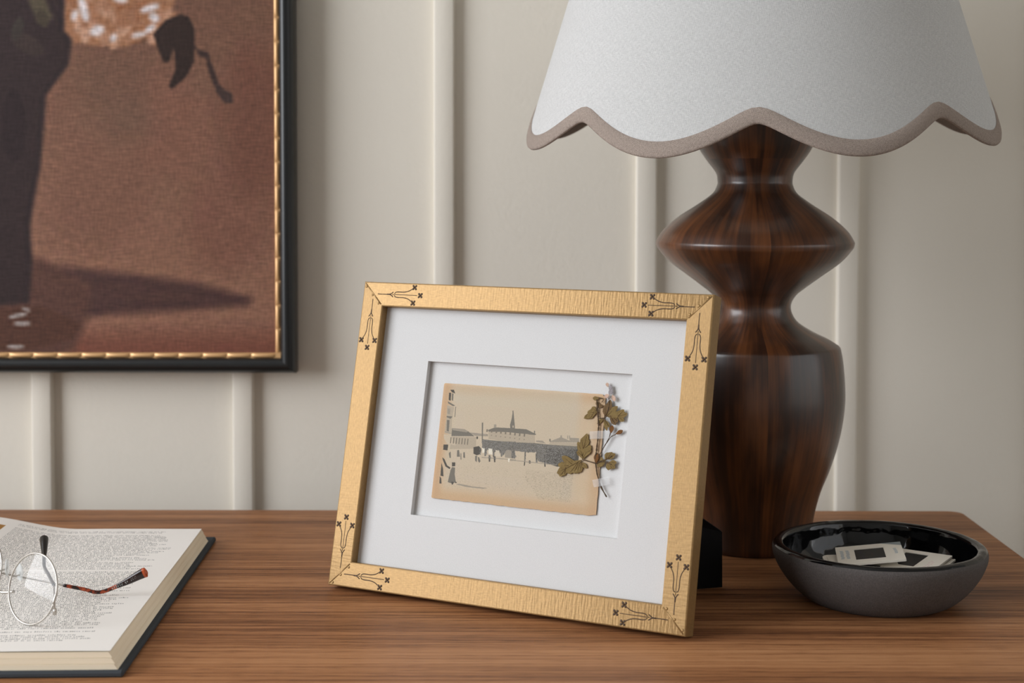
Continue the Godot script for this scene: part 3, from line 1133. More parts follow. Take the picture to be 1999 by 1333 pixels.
	sp.set_meta("label", "dried flower sprig with brown-green leaves taped to the postcard")
	t.add_child(sp, true)
	var zf0 := -0.0104
	var curl := noise(71, 180.0, 2)
	for q in SPRIG:
		var kind: String = q[0]
		var shapes: Array[PackedVector2Array] = []
		var vs := begin(true)
		for i in range(0, q[1].size(), 5):
			var a := Vector2(q[1][i], q[1][i + 1]) * 0.0001
			var d := Vector2(q[1][i + 2], q[1][i + 3]) * 0.0001
			var lb := lobe(a, d, q[1][i + 4] * 0.00009, 4 if kind == "leaf" else 0)
			var joined := false
			for k in shapes.size():
				var u := Geometry2D.merge_polygons(shapes[k], lb)
				if u.size() == 1:
					shapes[k] = u[0]
					joined = true
					break
				if u.size() == 2 and Geometry2D.is_polygon_clockwise(u[0]) != Geometry2D.is_polygon_clockwise(u[1]):
					shapes[k] = u[0] if absf(area2(u[0])) > absf(area2(u[1])) else u[1]
					joined = true
					break
			if not joined: shapes.append(lb)
			tube(vs, PackedVector3Array([Vector3(a.x, a.y, zf0 + 0.0003 + 0.0006 * curl.get_noise_2d(a.x, a.y)), Vector3(lerpf(a.x, d.x, 0.85), lerpf(a.y, d.y, 0.85), zf0 + 0.00025 + 0.0006 * curl.get_noise_2d(d.x, d.y))]), PackedFloat32Array([0.00016, 0.00008]), 5)
		st = begin(false)
		for o in shapes:
			var bump := PackedFloat32Array()
			if area2(o) < 0: o.reverse()
			for p in o: bump.append(0.0006 * curl.get_noise_2d(p.x, p.y))
			prism(st, o, zf0, zf0 + (0.0002 if kind == "leaf" else 0.0005), Transform3D.IDENTITY, Vector2.ZERO, Vector2.ONE, bump)
		var m: Material = M.leaf
		if kind == "pod" or kind == "bud": m = M.pod
		if kind == "petal": m = M.petal if rng.randf() < 0.6 else M.petal_grey
		if kind == "leaf" and rng.randf() < 0.3: m = M.leaf_brown
		part(kind, done(st), m, sp)
		if kind == "leaf": part("leaf_vein", done(vs), M.leaf_brown, sp)
	for s in STEMS:
		var o := v2(s, 0.0001)
		var path := PackedVector3Array()
		for p in o: path.append(Vector3(p.x, p.y, zf0 + 0.0002))
		path = smooth_path(path, 5)
		var rad := PackedFloat32Array()
		for i in path.size(): rad.append((0.00055 if o.size() > 6 else 0.00032) * (1.0 + 0.3 * rng.randf_range(-1, 1)))
		st = begin(true)
		tube(st, path, rad, 7)
		part("stem", done(st), M.stem, sp)
	for q in [TAPE_A, TAPE_B]:
		st = begin(false)
		prism(st, v2(q, 0.0001), zf0 + 0.0007, zf0 + 0.0008)
		part("tape", done(st), M.tape, sp, "strip of frosted clear tape")
	# easel leg behind: a black board hinged to the back, its foot on the desk
	var inv := t.transform.affine_inverse()
	var foot := [Vector3(0.1090, 0.0005, 0.2850), Vector3(0.1615, 0.0005, 0.2699), Vector3(0.1608, 0.0438, 0.2720)]
	var hinge := [Vector3(0.196, 0.128, -T - 0.0005), Vector3(0.120, 0.150, -T - 0.0005)]
	var loop := []
	for p in foot: loop.append(inv * p)
	loop.append_array(hinge)
	st = begin(false)
	var cen := Vector3.ZERO
	for p in loop: cen += p / loop.size()
	var nrm: Vector3 = (loop[1] - loop[0]).cross(loop[3] - loop[0]).normalized() * 0.0018
	for i in loop.size():
		var j := (i + 1) % loop.size()
		tri(st, cen + nrm, loop[i] + nrm, loop[j] + nrm)
		tri(st, cen - nrm, loop[j] - nrm, loop[i] - nrm)
		face(st, [loop[i] - nrm, loop[j] - nrm, loop[j] + nrm, loop[i] + nrm], cen)
	part("easel_leg", done(st), M.black_card, t, "black easel leg behind the frame")


func lobe(a: Vector2, b: Vector2, w: float, teeth: int) -> PackedVector2Array:
	# one lobe of a leaf from a to b, with blunt teeth towards its end
	var out := PackedVector2Array()
	var d := b - a
	var side := d.orthogonal().normalized()
	var n := 15
	for pass_ in 2:
		for i in range(1, n) if pass_ == 0 else range(n - 1, 0, -1):
			var t := float(i) / n
			var h := w / 2 * pow(sin(PI * pow(t, 1.25)), 0.75)
			if teeth and t > 0.3: h *= 0.74 + 0.46 * absf(sin(PI * teeth * t))
			out.append(a + d * t + side * h * (1.0 if pass_ == 0 else -1.0))
		out.append(b if pass_ == 0 else a)
	return out


func flower_stamp() -> ArrayMesh:
	var st := begin(true)
	for k in 4:
		var a := PI / 4 + PI / 2 * k
		dome(st, Vector3(cos(a) * 0.00150, sin(a) * 0.00150, -0.00005), 0.00125, 0.00095, a, 0.0004, 9, 3)
	dome(st, Vector3(0, 0, 0.0002), 0.0005, 0.0005, 0, 0.0005, 7, 3)
	return done(st)


func stem_stamp() -> ArrayMesh:
	var st := begin(true)
	var put := func(a: Array, r: float) -> void:
		var p := PackedVector3Array()
		for i in range(0, a.size(), 2): p.append(Vector3(a[i], a[i + 1], 0.0) * 0.001)
		tube(st, smooth_path(p, 4), PackedFloat32Array([r]), 6, 0.6, Vector3.BACK)
	put.call([13.5, 0, 18, 0.1, 24, 0], 0.00034)
	put.call([22.0, 0.1, 25.0, 0.3, 27.5, 1.9], 0.00042)
	put.call([22.0, -0.1, 25.0, -0.3, 27.5, -1.9], 0.00042)
	put.call([26.5, 0, 38, 0, 49, 0], 0.00026)
	for s in [-1.0, 1.0]:
		put.call([28.6, 0.6 * s, 29.6, 1.7 * s, 32, 2.2 * s, 37, 2.2 * s, 41, 3.0 * s, 44, 4.6 * s], 0.00036)
	return done(st)


# ------------------------------------------------------------------ book and spectacles

func book() -> void:
	# origin at the front right corner of the cover, on the desk; x to the right, z to the front
	var t := thing("open_book", "open book with grey cloth cover and cream pages of small print, lying on the desk", "book", Vector3(-0.2440, 0, 0.4860), Basis(Vector3.UP, 0.0335))
	var L := 0.3605
	var wid := 0.266
	var ct := 0.0042
	part("cover_board", box(Vector3(-wid, 0, -L), Vector3(0, ct, 0), 0.0012), M.cloth, t, "grey cloth cover under the right-hand pages")
	part("cover_board", box(Vector3(-2 * wid - 0.03, 0, -L), Vector3(-wid - 0.03, ct, 0), 0.0012), M.cloth, t, "grey cloth cover under the left-hand pages")
	part("spine", box(Vector3(-wid - 0.0296, 0, -L), Vector3(-wid - 0.0004, 0.003, 0), 0.001), M.cloth, t)
	# right-hand pages: height of the top sheet over x (0 at the fore-edge, going left)
	var top := func(x: float, s: float) -> float:
		var h := 0.0155
		var q := clampf((s - 0.112) / 0.085, 0, 1)
		h += 0.0125 * q * q * (3 - 2 * q)
		var g := clampf((s - 0.225) / 0.05, 0, 1)
		return h - 0.019 * g * g
	var z0 := -0.0035
	var z1 := -L + 0.0165
	for side in 2:
		var flip := -1.0 if side else 1.0
		var off := -(2 * wid + 0.03) if side else 0.0
		var X := func(s: float) -> float: return off + flip * -s
		# five signatures, each with its own stepped fore-edge, then the printed sheet
		var lay := 3
		for k in lay:
			var st := begin(false)
			var f0 := float(k) / lay
			var f1 := float(k + 1) / lay - 0.02
			var rows_t := []
			var rows_b := []
			var e0: float = 0.0040 + 0.0018 * k
			var n := 28
			for zi in 2:
				var z := z0 - 0.0006 * k if zi == 0 else z1 + 0.0004 * k
				var rt := PackedVector3Array()
				var rb := PackedVector3Array()
				for i in n + 1:
					var s := lerpf(wid + 0.010, e0, float(i) / n)
					var hi: float = top.call(0.0, s) - 0.0004
					rb.append(Vector3(X.call(s), lerpf(ct, hi, f0), z))
					rt.append(Vector3(X.call(s + 0.0024 * pow(float(i) / n, 6.0)), lerpf(ct, hi, f1), z))
				rows_t.append(rt)
				rows_b.append(rb)
			var fl := side == 1
			grid(st, rows_t, [], fl)
			grid(st, rows_b, [], not fl)
			var kx := 0.25 * k
			for q in [[rows_b[0], rows_t[0], fl], [rows_b[1], rows_t[1], not fl]]:
				var uv := []
				for r in 2:
					var u := PackedVector2Array()
					for i in n + 1: u.append(Vector2(i * 0.1, kx + 0.22 * r))
					uv.append(u)
				grid(st, [q[0], q[1]], uv, q[2])
			var ea := PackedVector3Array([rows_b[0][n], rows_b[1][n]])
			var eb := PackedVector3Array([rows_t[0][n], rows_t[1][n]])
			grid(st, [ea, eb], [PackedVector2Array([Vector2(0, kx), Vector2(1, kx)]), PackedVector2Array([Vector2(0, kx + 0.22), Vector2(1, kx + 0.22)])], fl)
			part("page_section", done(st), M.page_edges, t)
		# top sheet
		var st := begin(true)
		var rows := []
		var rows2 := []
		var uvs := []
		var n := 60
		for zi in 13:
			var f := zi / 12.0
			var row := PackedVector3Array()
			var row2 := PackedVector3Array()
			var uv := PackedVector2Array()
			for i in n + 1:
				var s := lerpf(wid + 0.010, 0.0092, float(i) / n)
				var h: float = top.call(0.0, s) + 0.0003 * sin(f * 5.0 + s * 30.0)
				var p := Vector3(X.call(s), h, lerpf(z0 - 0.002, z1 + 0.002, f))
				row.append(p)
				row2.append(p - Vector3(0, 0.0002, 0))
				uv.append(Vector2(float(i) / n, 1.0 - f))
			rows.append(row)
			rows2.append(row2)
			uvs.append(uv)
		grid(st, rows, uvs, side == 1)
		grid(st, rows2, uvs, side == 0)
		part("page", done(st), M.page, t, "printed page lying open")


func spectacles() -> void:
	var t := thing("spectacles", "round wire spectacles with tortoiseshell temple tips resting on the open book", "glasses", Vector3(-0.3206, 0.0157, 0.4216))
	var o := t.position
	var az := -0.5723
	var el := 0.2349
	var nv := Vector3(sin(az) * cos(el), sin(el), cos(az) * cos(el))
	var ax := Vector3(cos(az), 0, -sin(az))
	var R := 0.0233
	var c1 := Vector3(-0.3206, 0.0390, 0.4216) - o
	var c2 := Vector3(-0.3706, 0.0425, 0.3818) - o
	for c in [c1, c2]:
		var uy := nv.cross(ax).normalized()
		var ring := PackedVector3Array()
		for j in 65:
			var a := TAU * (j % 64) / 64
			ring.append(c + ax * cos(a) * R + uy * sin(a) * R)
		var st := begin(true)
		tube(st, ring, PackedFloat32Array([0.00066]), 10, 1.0, nv, true)
		var rim := part("rim", done(st), M.wire, t)
		# the lens: a thin meniscus
		st = begin(true)
		for f in [0, 1]:
			var rows := []
			for i in 7:
				var r := (R - 0.0004) * (1 - i / 6.0)
				var row := PackedVector3Array()
				for j in 49:
					var a := TAU * (j % 48) / 48
					row.append(c + ax * cos(a) * r + uy * sin(a) * r + nv * (0.0022 * (1 - r * r / (R * R)) - 0.0004))
				rows.append(row)
			if f == 0: grid(st, rows)
		part("lens", done(st), M.lens, rim, "clear lens")
	# bridge and nose pads (the pair lies upside down, so the pads stand above the bridge)
	var mid := (c1 + c2) / 2
	var st := begin(true)
	var br := (c1 - c2).normalized()
	tube(st, smooth_path(PackedVector3Array([c2 + br * R * 0.93 + Vector3(0, -0.007, 0), mid + Vector3(0, -0.0095, 0) + nv * 0.004, c1 - br * R * 0.93 + Vector3(0, -0.007, 0)])), PackedFloat32Array([0.0010]), 9)
	part("bridge", done(st), M.wire, t)
	for s in [-1, 1]:
		var root: Vector3 = (c1 if s > 0 else c2) - br * s * R * 0.98 + Vector3(0, 0.003, 0)
		var pad: Vector3 = mid + br * s * 0.0075 + Vector3(0, 0.006, 0) - nv * 0.007
		st = begin(true)
		tube(st, smooth_path(PackedVector3Array([root, (root + pad) / 2 - nv * 0.003, pad])), PackedFloat32Array([0.0005]), 6)
		part("pad_arm", done(st), M.wire, t)
		st = begin(true)
		var rows := []
		for i in 9:
			var e := -PI / 2 + PI * i / 8
			var row := PackedVector3Array()
			for j in 17:
				var a := TAU * (j % 16) / 16
				var q := Vector3(cos(a) * cos(e) * 0.0014, sin(e) * 0.0062, sin(a) * cos(e) * 0.0036)
				row.append(pad + Basis(Vector3.UP, 0.5 + s * 0.4) * q)
			rows.append(row)
		grid(st, rows, [], true)
		part("nose_pad", done(st), M.silicone, t, "clear nose pad")
	# temples: end piece, hinge, wire, then a tortoiseshell tip that hooks upwards
	var tem := [
		[c1 + ax * R, Vector3(-0.3018, 0.0274, 0.4355) - o, Vector3(-0.3175, 0.0315, 0.3850) - o, Vector3(-0.3375, 0.0335, 0.3420) - o, Vector3(-0.3450, 0.0485, 0.3180) - o],
		[c2 - (c1 - c2).normalized() * R, Vector3(-0.3986, 0.0396, 0.3581) - o, Vector3(-0.3198, 0.0237, 0.3564) - o, Vector3(-0.2938, 0.0186, 0.3558) - o, Vector3(-0.2600, 0.0333, 0.3550) - o],
	]
	for k in 2:
		var q = tem[k]
		var arm := Node3D.new()
		arm.name = "temple"
		t.add_child(arm, true)
		st = begin(true)
		tube(st, smooth_path(PackedVector3Array([q[0], (q[0] + q[1]) / 2 + nv * 0.0015, q[1]])), PackedFloat32Array([0.0009]), 8)
		rbox(st, Vector3(-0.0011, -0.0022, -0.0011), Vector3(0.0011, 0.0022, 0.0011), 0.0004, Transform3D(Basis(Vector3.UP, az), q[1]))
		part("hinge", done(st), M.wire, arm)
		st = begin(true)
		tube(st, PackedVector3Array([q[1], q[2]]), PackedFloat32Array([0.0006]), 8)
		part("wire", done(st), M.wire, arm)
		# the sleeve
		st = begin(true)
		var side: Vector3 = (q[3] - q[2]).cross(Vector3.UP).normalized()
		var path := smooth_path(PackedVector3Array([q[2], q[2].lerp(q[3], 0.55), q[3], q[3].lerp(q[4], 0.45) + Vector3(0, -0.001, 0), q[3].lerp(q[4], 0.85), q[4]]), 6)
		var rad := PackedFloat32Array()
		for i in path.size():
			var f := float(i) / (path.size() - 1)
			rad.append(0.0013 + 0.0002 * f if f < 0.55 else lerpf(0.0014, 0.0036, sin((f - 0.55) / 0.45 * PI * 0.62)))
		rad[0] = 0.0011
		rad[path.size() - 1] = 0.0012
		rad[path.size() - 2] = 0.0022
		tube(st, path, rad, 12, 0.55 if k else 0.9, side)
		var tip := part("temple_tip", done(st), M.tortoise if k else M.tortoise_dark, arm, "brown tortoiseshell temple tip" if k else "black temple tip")
		if k:
			# worn white lettering along the tip, too small to read
			st = begin(false)
			var rng := RandomNumberGenerator.new()
			rng.seed = 3
			for i in 22:
				var f := 0.52 + 0.018 * i
				if i in [6, 9, 14]: continue
				var at := int(f * (path.size() - 1))
				var p: Vector3 = path[at].lerp(path[mini(at + 1, path.size() - 1)], f * (path.size() - 1) - at)
				var d: Vector3 = (path[mini(at + 1, path.size() - 1)] - path[at]).normalized()
				var u := side.cross(d).normalized()
				if u.y < 0: u = -u
				var fr := side if side.z > 0 else -side
				var cc := p + fr * (lerpf(0.0014, 0.0031, sin(clampf((f - 0.55) / 0.45, 0, 1) * PI * 0.62)) * 0.56)
				for j in 3:
					var a := cc + d * rng.randf_range(-0.0003, 0.0003) + u * rng.randf_range(-0.0006, 0.0006)
					rbox(st, Vector3(-0.0002, -0.0003, -0.0001), Vector3(0.0002, 0.0003, 0.0001), 0.0, Transform3D(Basis(d, u, d.cross(u)), a))
			part("lettering", done(st), M.white_ink, arm, "tiny worn white lettering")


# ------------------------------------------------------------------ bowl and slides

func bowl() -> void:
	var t := thing("bowl", "shallow black stoneware bowl, matt outside and glazed inside, holding film slides", "bowl", Vector3(0.2745, 0, 0.3025))
	var st := begin(true)
	var outer := smooth_profile(PackedVector2Array([Vector2(0.050, 0.0), Vector2(0.0555, 0.0028), Vector2(0.0625, 0.0085), Vector2(0.0690, 0.0160), Vector2(0.0745, 0.0245), Vector2(0.0778, 0.0325), Vector2(0.0786, 0.0375), Vector2(0.0778, 0.0403)]), 5)
	var foot := PackedVector2Array([Vector2(0, 0.0010), Vector2(0.044, 0.0010), Vector2(0.046, 0.0), Vector2(0.0485, 0.0)])
	foot.append_array(outer)
	lathe(st, foot, 128, 1, 1, 0.0005, 8)
	part("body", done(st), M.clay, t, "matt dark clay outside")
	st = begin(true)
	var inner := smooth_profile(PackedVector2Array([Vector2(0.0778, 0.0403), Vector2(0.0762, 0.0420), Vector2(0.0735, 0.0424), Vector2(0.0708, 0.0412), Vector2(0.0698, 0.0385), Vector2(0.0686, 0.0305), Vector2(0.0652, 0.0215), Vector2(0.0580, 0.0135), Vector2(0.0450, 0.0093), Vector2(0.0250, 0.0078), Vector2(0.0, 0.0075)]), 5)
	lathe(st, inner, 128, 1, 1, 0.0005, 8)
	part("glaze", done(st), M.glaze, t, "glossy black glaze over rim and inside")


func slide(label: String, at: Vector3, xdir: Vector3, zdir: Vector3, win: Vector2, round_ := 0.001) -> Node3D:
	# a card-mounted slide: centre of its underside, its long way and its way down
	var x := xdir.normalized()
	var y := zdir.cross(x).normalized()
	var z := x.cross(y).normalized()
	var S := 0.0247
	var t := thing("film_slide", label, "slide", at, Basis(x, y, z), "film slides in the bowl")
	var st := begin(false)
	var th := 0.0014
	var outer := PackedVector2Array()
	for c in [[1, 1], [-1, 1], [-1, -1], [1, -1]]:
		for k in 5:
			var a := atan2(c[1], c[0]) - PI / 4 + PI / 2 * k / 4
			outer.append(Vector2(c[0], c[1]) * (S - round_) + Vector2.from_angle(a) * round_)
	var w := win / 2
	# four strips round the window
	for s in [[-S, -S, S, -w.y], [-S, w.y, S, S], [-S, -w.y, -w.x, w.y], [w.x, -w.y, S, w.y]]:
		var clip := Geometry2D.intersect_polygons(outer, PackedVector2Array([Vector2(s[0], s[1]), Vector2(s[2], s[1]), Vector2(s[2], s[3]), Vector2(s[0], s[3])]))
		for c in clip: prism(st, c, 0.0, th, Transform3D(Basis(Vector3.RIGHT, Vector3.FORWARD, Vector3.UP), Vector3.ZERO))
	part("mount", done(st), M.mount, t, "cream card mount")
	st = begin(false)
	prism(st, PackedVector2Array([Vector2(-w.x, -w.y), Vector2(w.x, -w.y), Vector2(w.x, w.y), Vector2(-w.x, w.y)]), 0.0005, 0.0009, Transform3D(Basis(Vector3.RIGHT, Vector3.FORWARD, Vector3.UP), Vector3.ZERO), Vector2(-w.x, -w.y), Vector2(1 / win.x, 1 / win.y))
	part("film", done(st), M.film, t, "dark transparency in its window")
	return t


func ink(t: Node3D, called: String, marks: Array, m: Material, label: String) -> void:
	# flat print on top of a mount: bars of [x, z, half length, half width, turn]
	var st := begin(false)
	for k in marks:
		rbox(st, Vector3(-k[2], 0, -k[3]), Vector3(k[2], 0.00003, k[3]), 0.0, Transform3D(Basis(Vector3.UP, k[4]), Vector3(k[0], 0.0014, k[1])))
	part(called, done(st), m, t, label)


func slides() -> void:
	# underneath first
	slide("lowest film slide in the bowl, with a round corner showing left of the others", Vector3(0.2625, 0.0225, 0.2920), Vector3(0.98, 0.03, 0.05), Vector3(-0.05, -0.03, 0.99), Vector2(0.030, 0.022), 0.006)
	slide("film slide tucked beneath the topmost one, only its front edge showing", Vector3(0.2645, 0.0242, 0.2975), Vector3(0.985, 0.07, 0.10), Vector3(-0.1, -0.02, 0.98), Vector2(0.022, 0.030), 0.002)
	slide("film slide under the pink-marked slide, a strip of its right edge showing", Vector3(0.3022, 0.0238, 0.2945), Vector3(0.822, 0.001, 0.5694), Vector3(-0.5689, -0.0404, 0.8214), Vector2(0.018, 0.034))
	var d := slide("film slide with pink handwriting on its mount, half covered by the topmost slide", Vector3(0.3000, 0.0263, 0.2935), Vector3(0.822, 0.001, 0.5694), Vector3(-0.5689, -0.0404, 0.8214), Vector2(0.0182, 0.0342))
	var rng := RandomNumberGenerator.new()
	rng.seed = 14
	var marks := []
	for k in 13:
		marks.append([0.0160 + (0.0022 if k % 2 else 0.0) + rng.randf_range(-0.0005, 0.0005), -0.002 + 0.0015 * k, 0.0009, 0.00016, rng.randf_range(-1.2, 1.2)])
	ink(d, "handwriting", marks, M.pink_ink, "faded pink handwriting")
	var top := slide("topmost film slide in the bowl, lying flat with grey-blue print on both sides", Vector3(0.2711, 0.0297, 0.2897), Vector3(0.9785, 0.1322, 0.1581), Vector3(-0.1556, -0.0288, 0.9874), Vector2(0.0220, 0.0282))
	marks = []
	for k in 11:
		for j in 2:
			marks.append([-0.0205 + j * 0.0042 + rng.randf_range(-0.0003, 0.0003), -0.012 + 0.0021 * k, 0.0012, 0.0005, 0.0])
			if j == 0 and k < 8: marks.append([0.0190 + rng.randf_range(-0.0005, 0.0005), -0.008 + 0.0019 * k, 0.0011, 0.00045, 0.0])
	ink(top, "printing", marks.filter(func(k): return k[0] < 0), M.blue_ink, "small grey-blue printing in two columns")
	ink(top, "printing", marks.filter(func(k): return k[0] > 0), M.blue_ink, "small grey-blue printing in one column")
	var st := begin(false)
	prism(st, PackedVector2Array([Vector2(0.0095, 0.0247), Vector2(0.0247, 0.0150), Vector2(0.0247, 0.0247)]), 0.00142, 0.00150, Transform3D(Basis(Vector3.RIGHT, Vector3.FORWARD, Vector3.UP), Vector3.ZERO))
	part("corner_label", done(st), M.grey_label, top, "grey sticker across one corner")


const W1 := [0.5, 2.35, 0.12, 1.85]
const W2 := [0.5, 3.4, -0.2, 1.8]
const TAPE_A := [2009, 1331, 2164, 1350, 2166, 1292, 2014, 1276]
const TAPE_B := [2065, 986, 2194, 1023, 2207, 966, 2083, 936]
# lobes of the sprig's leaves in the frame's own plane, tenths of a millimetre: from, to, width
const SPRIG := [
	["leaf", [2126, 1447, 2146, 1572, 50, 2125, 1451, 2106, 1533, 37, 2122, 1447, 2098, 1509, 30]],
	["leaf", [2126, 1449, 2206, 1528, 44, 2126, 1449, 2232, 1471, 54, 2215, 1454, 2260, 1507, 39, 2215, 1454, 2288, 1479, 39, 2215, 1454, 2267, 1425, 39]],
	["leaf", [2154, 1453, 2205, 1393, 41, 2158, 1453, 2184, 1408, 31, 2172, 1454, 2219, 1414, 35]],
	["leaf", [2109, 1433, 2142, 1344, 29, 2113, 1426, 2158, 1370, 27, 2112, 1426, 2127, 1381, 23]],
	["leaf", [2060, 1483, 1948, 1421, 41, 2042, 1481, 2005, 1507, 39, 2025, 1470, 1972, 1468, 36, 2022, 1463, 1996, 1422, 30]],
	["leaf", [2056, 1573, 2004, 1571, 31]],
	["leaf", [2059, 1389, 2100, 1432, 27]],
	["leaf", [2039, 1516, 2091, 1522, 27, 2048, 1515, 2040, 1553, 22]],
	["leaf", [1973, 1126, 1969, 1210, 62, 1970, 1197, 1988, 1316, 46, 1969, 1206, 1946, 1277, 31, 1969, 1210, 2008, 1269, 34, 1974, 1136, 2025, 1235, 50, 1986, 1174, 2032, 1198, 40, 1974, 1138, 1921, 1252, 42, 1971, 1148, 1921, 1181, 38]],
	["leaf", [1971, 1123, 1778, 1012, 67, 1890, 1087, 1806, 1136, 47, 1864, 1072, 1779, 1073, 46, 1848, 1054, 1802, 988, 41, 1843, 1058, 1839, 997, 29, 1939, 1103, 1873, 1013, 45, 1944, 1100, 1909, 1019, 36, 1953, 1100, 1937, 1019, 37, 1962, 1105, 1964, 1032, 31]],
	["leaf", [1958, 1105, 2012, 1068, 35, 1967, 1102, 1977, 1073, 21]],
	["leaf", [2153, 1142, 2094, 1084, 43, 2132, 1128, 2126, 1097, 29, 2131, 1136, 2111, 1151, 22]],
	["leaf", [2154, 1136, 2163, 1193, 37, 2162, 1143, 2197, 1198, 34, 2166, 1141, 2222, 1189, 34]],
	["leaf", [2168, 1123, 2183, 1066, 33, 2178, 1120, 2211, 1079, 30, 2177, 1124, 2231, 1085, 35, 2177, 1124, 2239, 1125, 36]],
	["petal", [2116, 1660, 2106, 1692, 27]],
	["petal", [2132, 1635, 2139, 1675, 32]],
	["petal", [2131, 1604, 2151, 1646, 38]],
	["petal", [2156, 1608, 2181, 1561, 32]],
	["petal", [2135, 1606, 2095, 1585, 33]],
	["pod", [2172, 1331, 2181, 1387, 35]],
	["pod", [2209, 1326, 2266, 1358, 31]],
	["bud", [2084, 1108, 2076, 1183, 43]],
]
const STEMS := [
	[2037, 1565, 2049, 1525, 2055, 1479, 2065, 1420, 2073, 1380, 2073, 1344, 2076, 1281],
	[2077, 1281, 2075, 1239, 2074, 1185, 2071, 1148, 2077, 1111, 2085, 1075, 2096, 1034, 2112, 997, 2138, 942, 2187, 877],
	[1971, 1125, 2020, 1117, 2078, 1107],
	[2171, 1334, 2160, 1291, 2134, 1236, 2104, 1175, 2080, 1124],
	[2211, 1324, 2177, 1305, 2146, 1257],
	[2054, 1579, 2091, 1570, 2079, 1547],
	[2068, 1430, 2109, 1436, 2133, 1451],
	[2130, 1584, 2139, 1531, 2125, 1451],
	[2081, 1116, 2131, 1132, 2170, 1148, 2195, 1171],
	[2082, 1107, 2132, 1124, 2173, 1119, 2201, 1109],
]
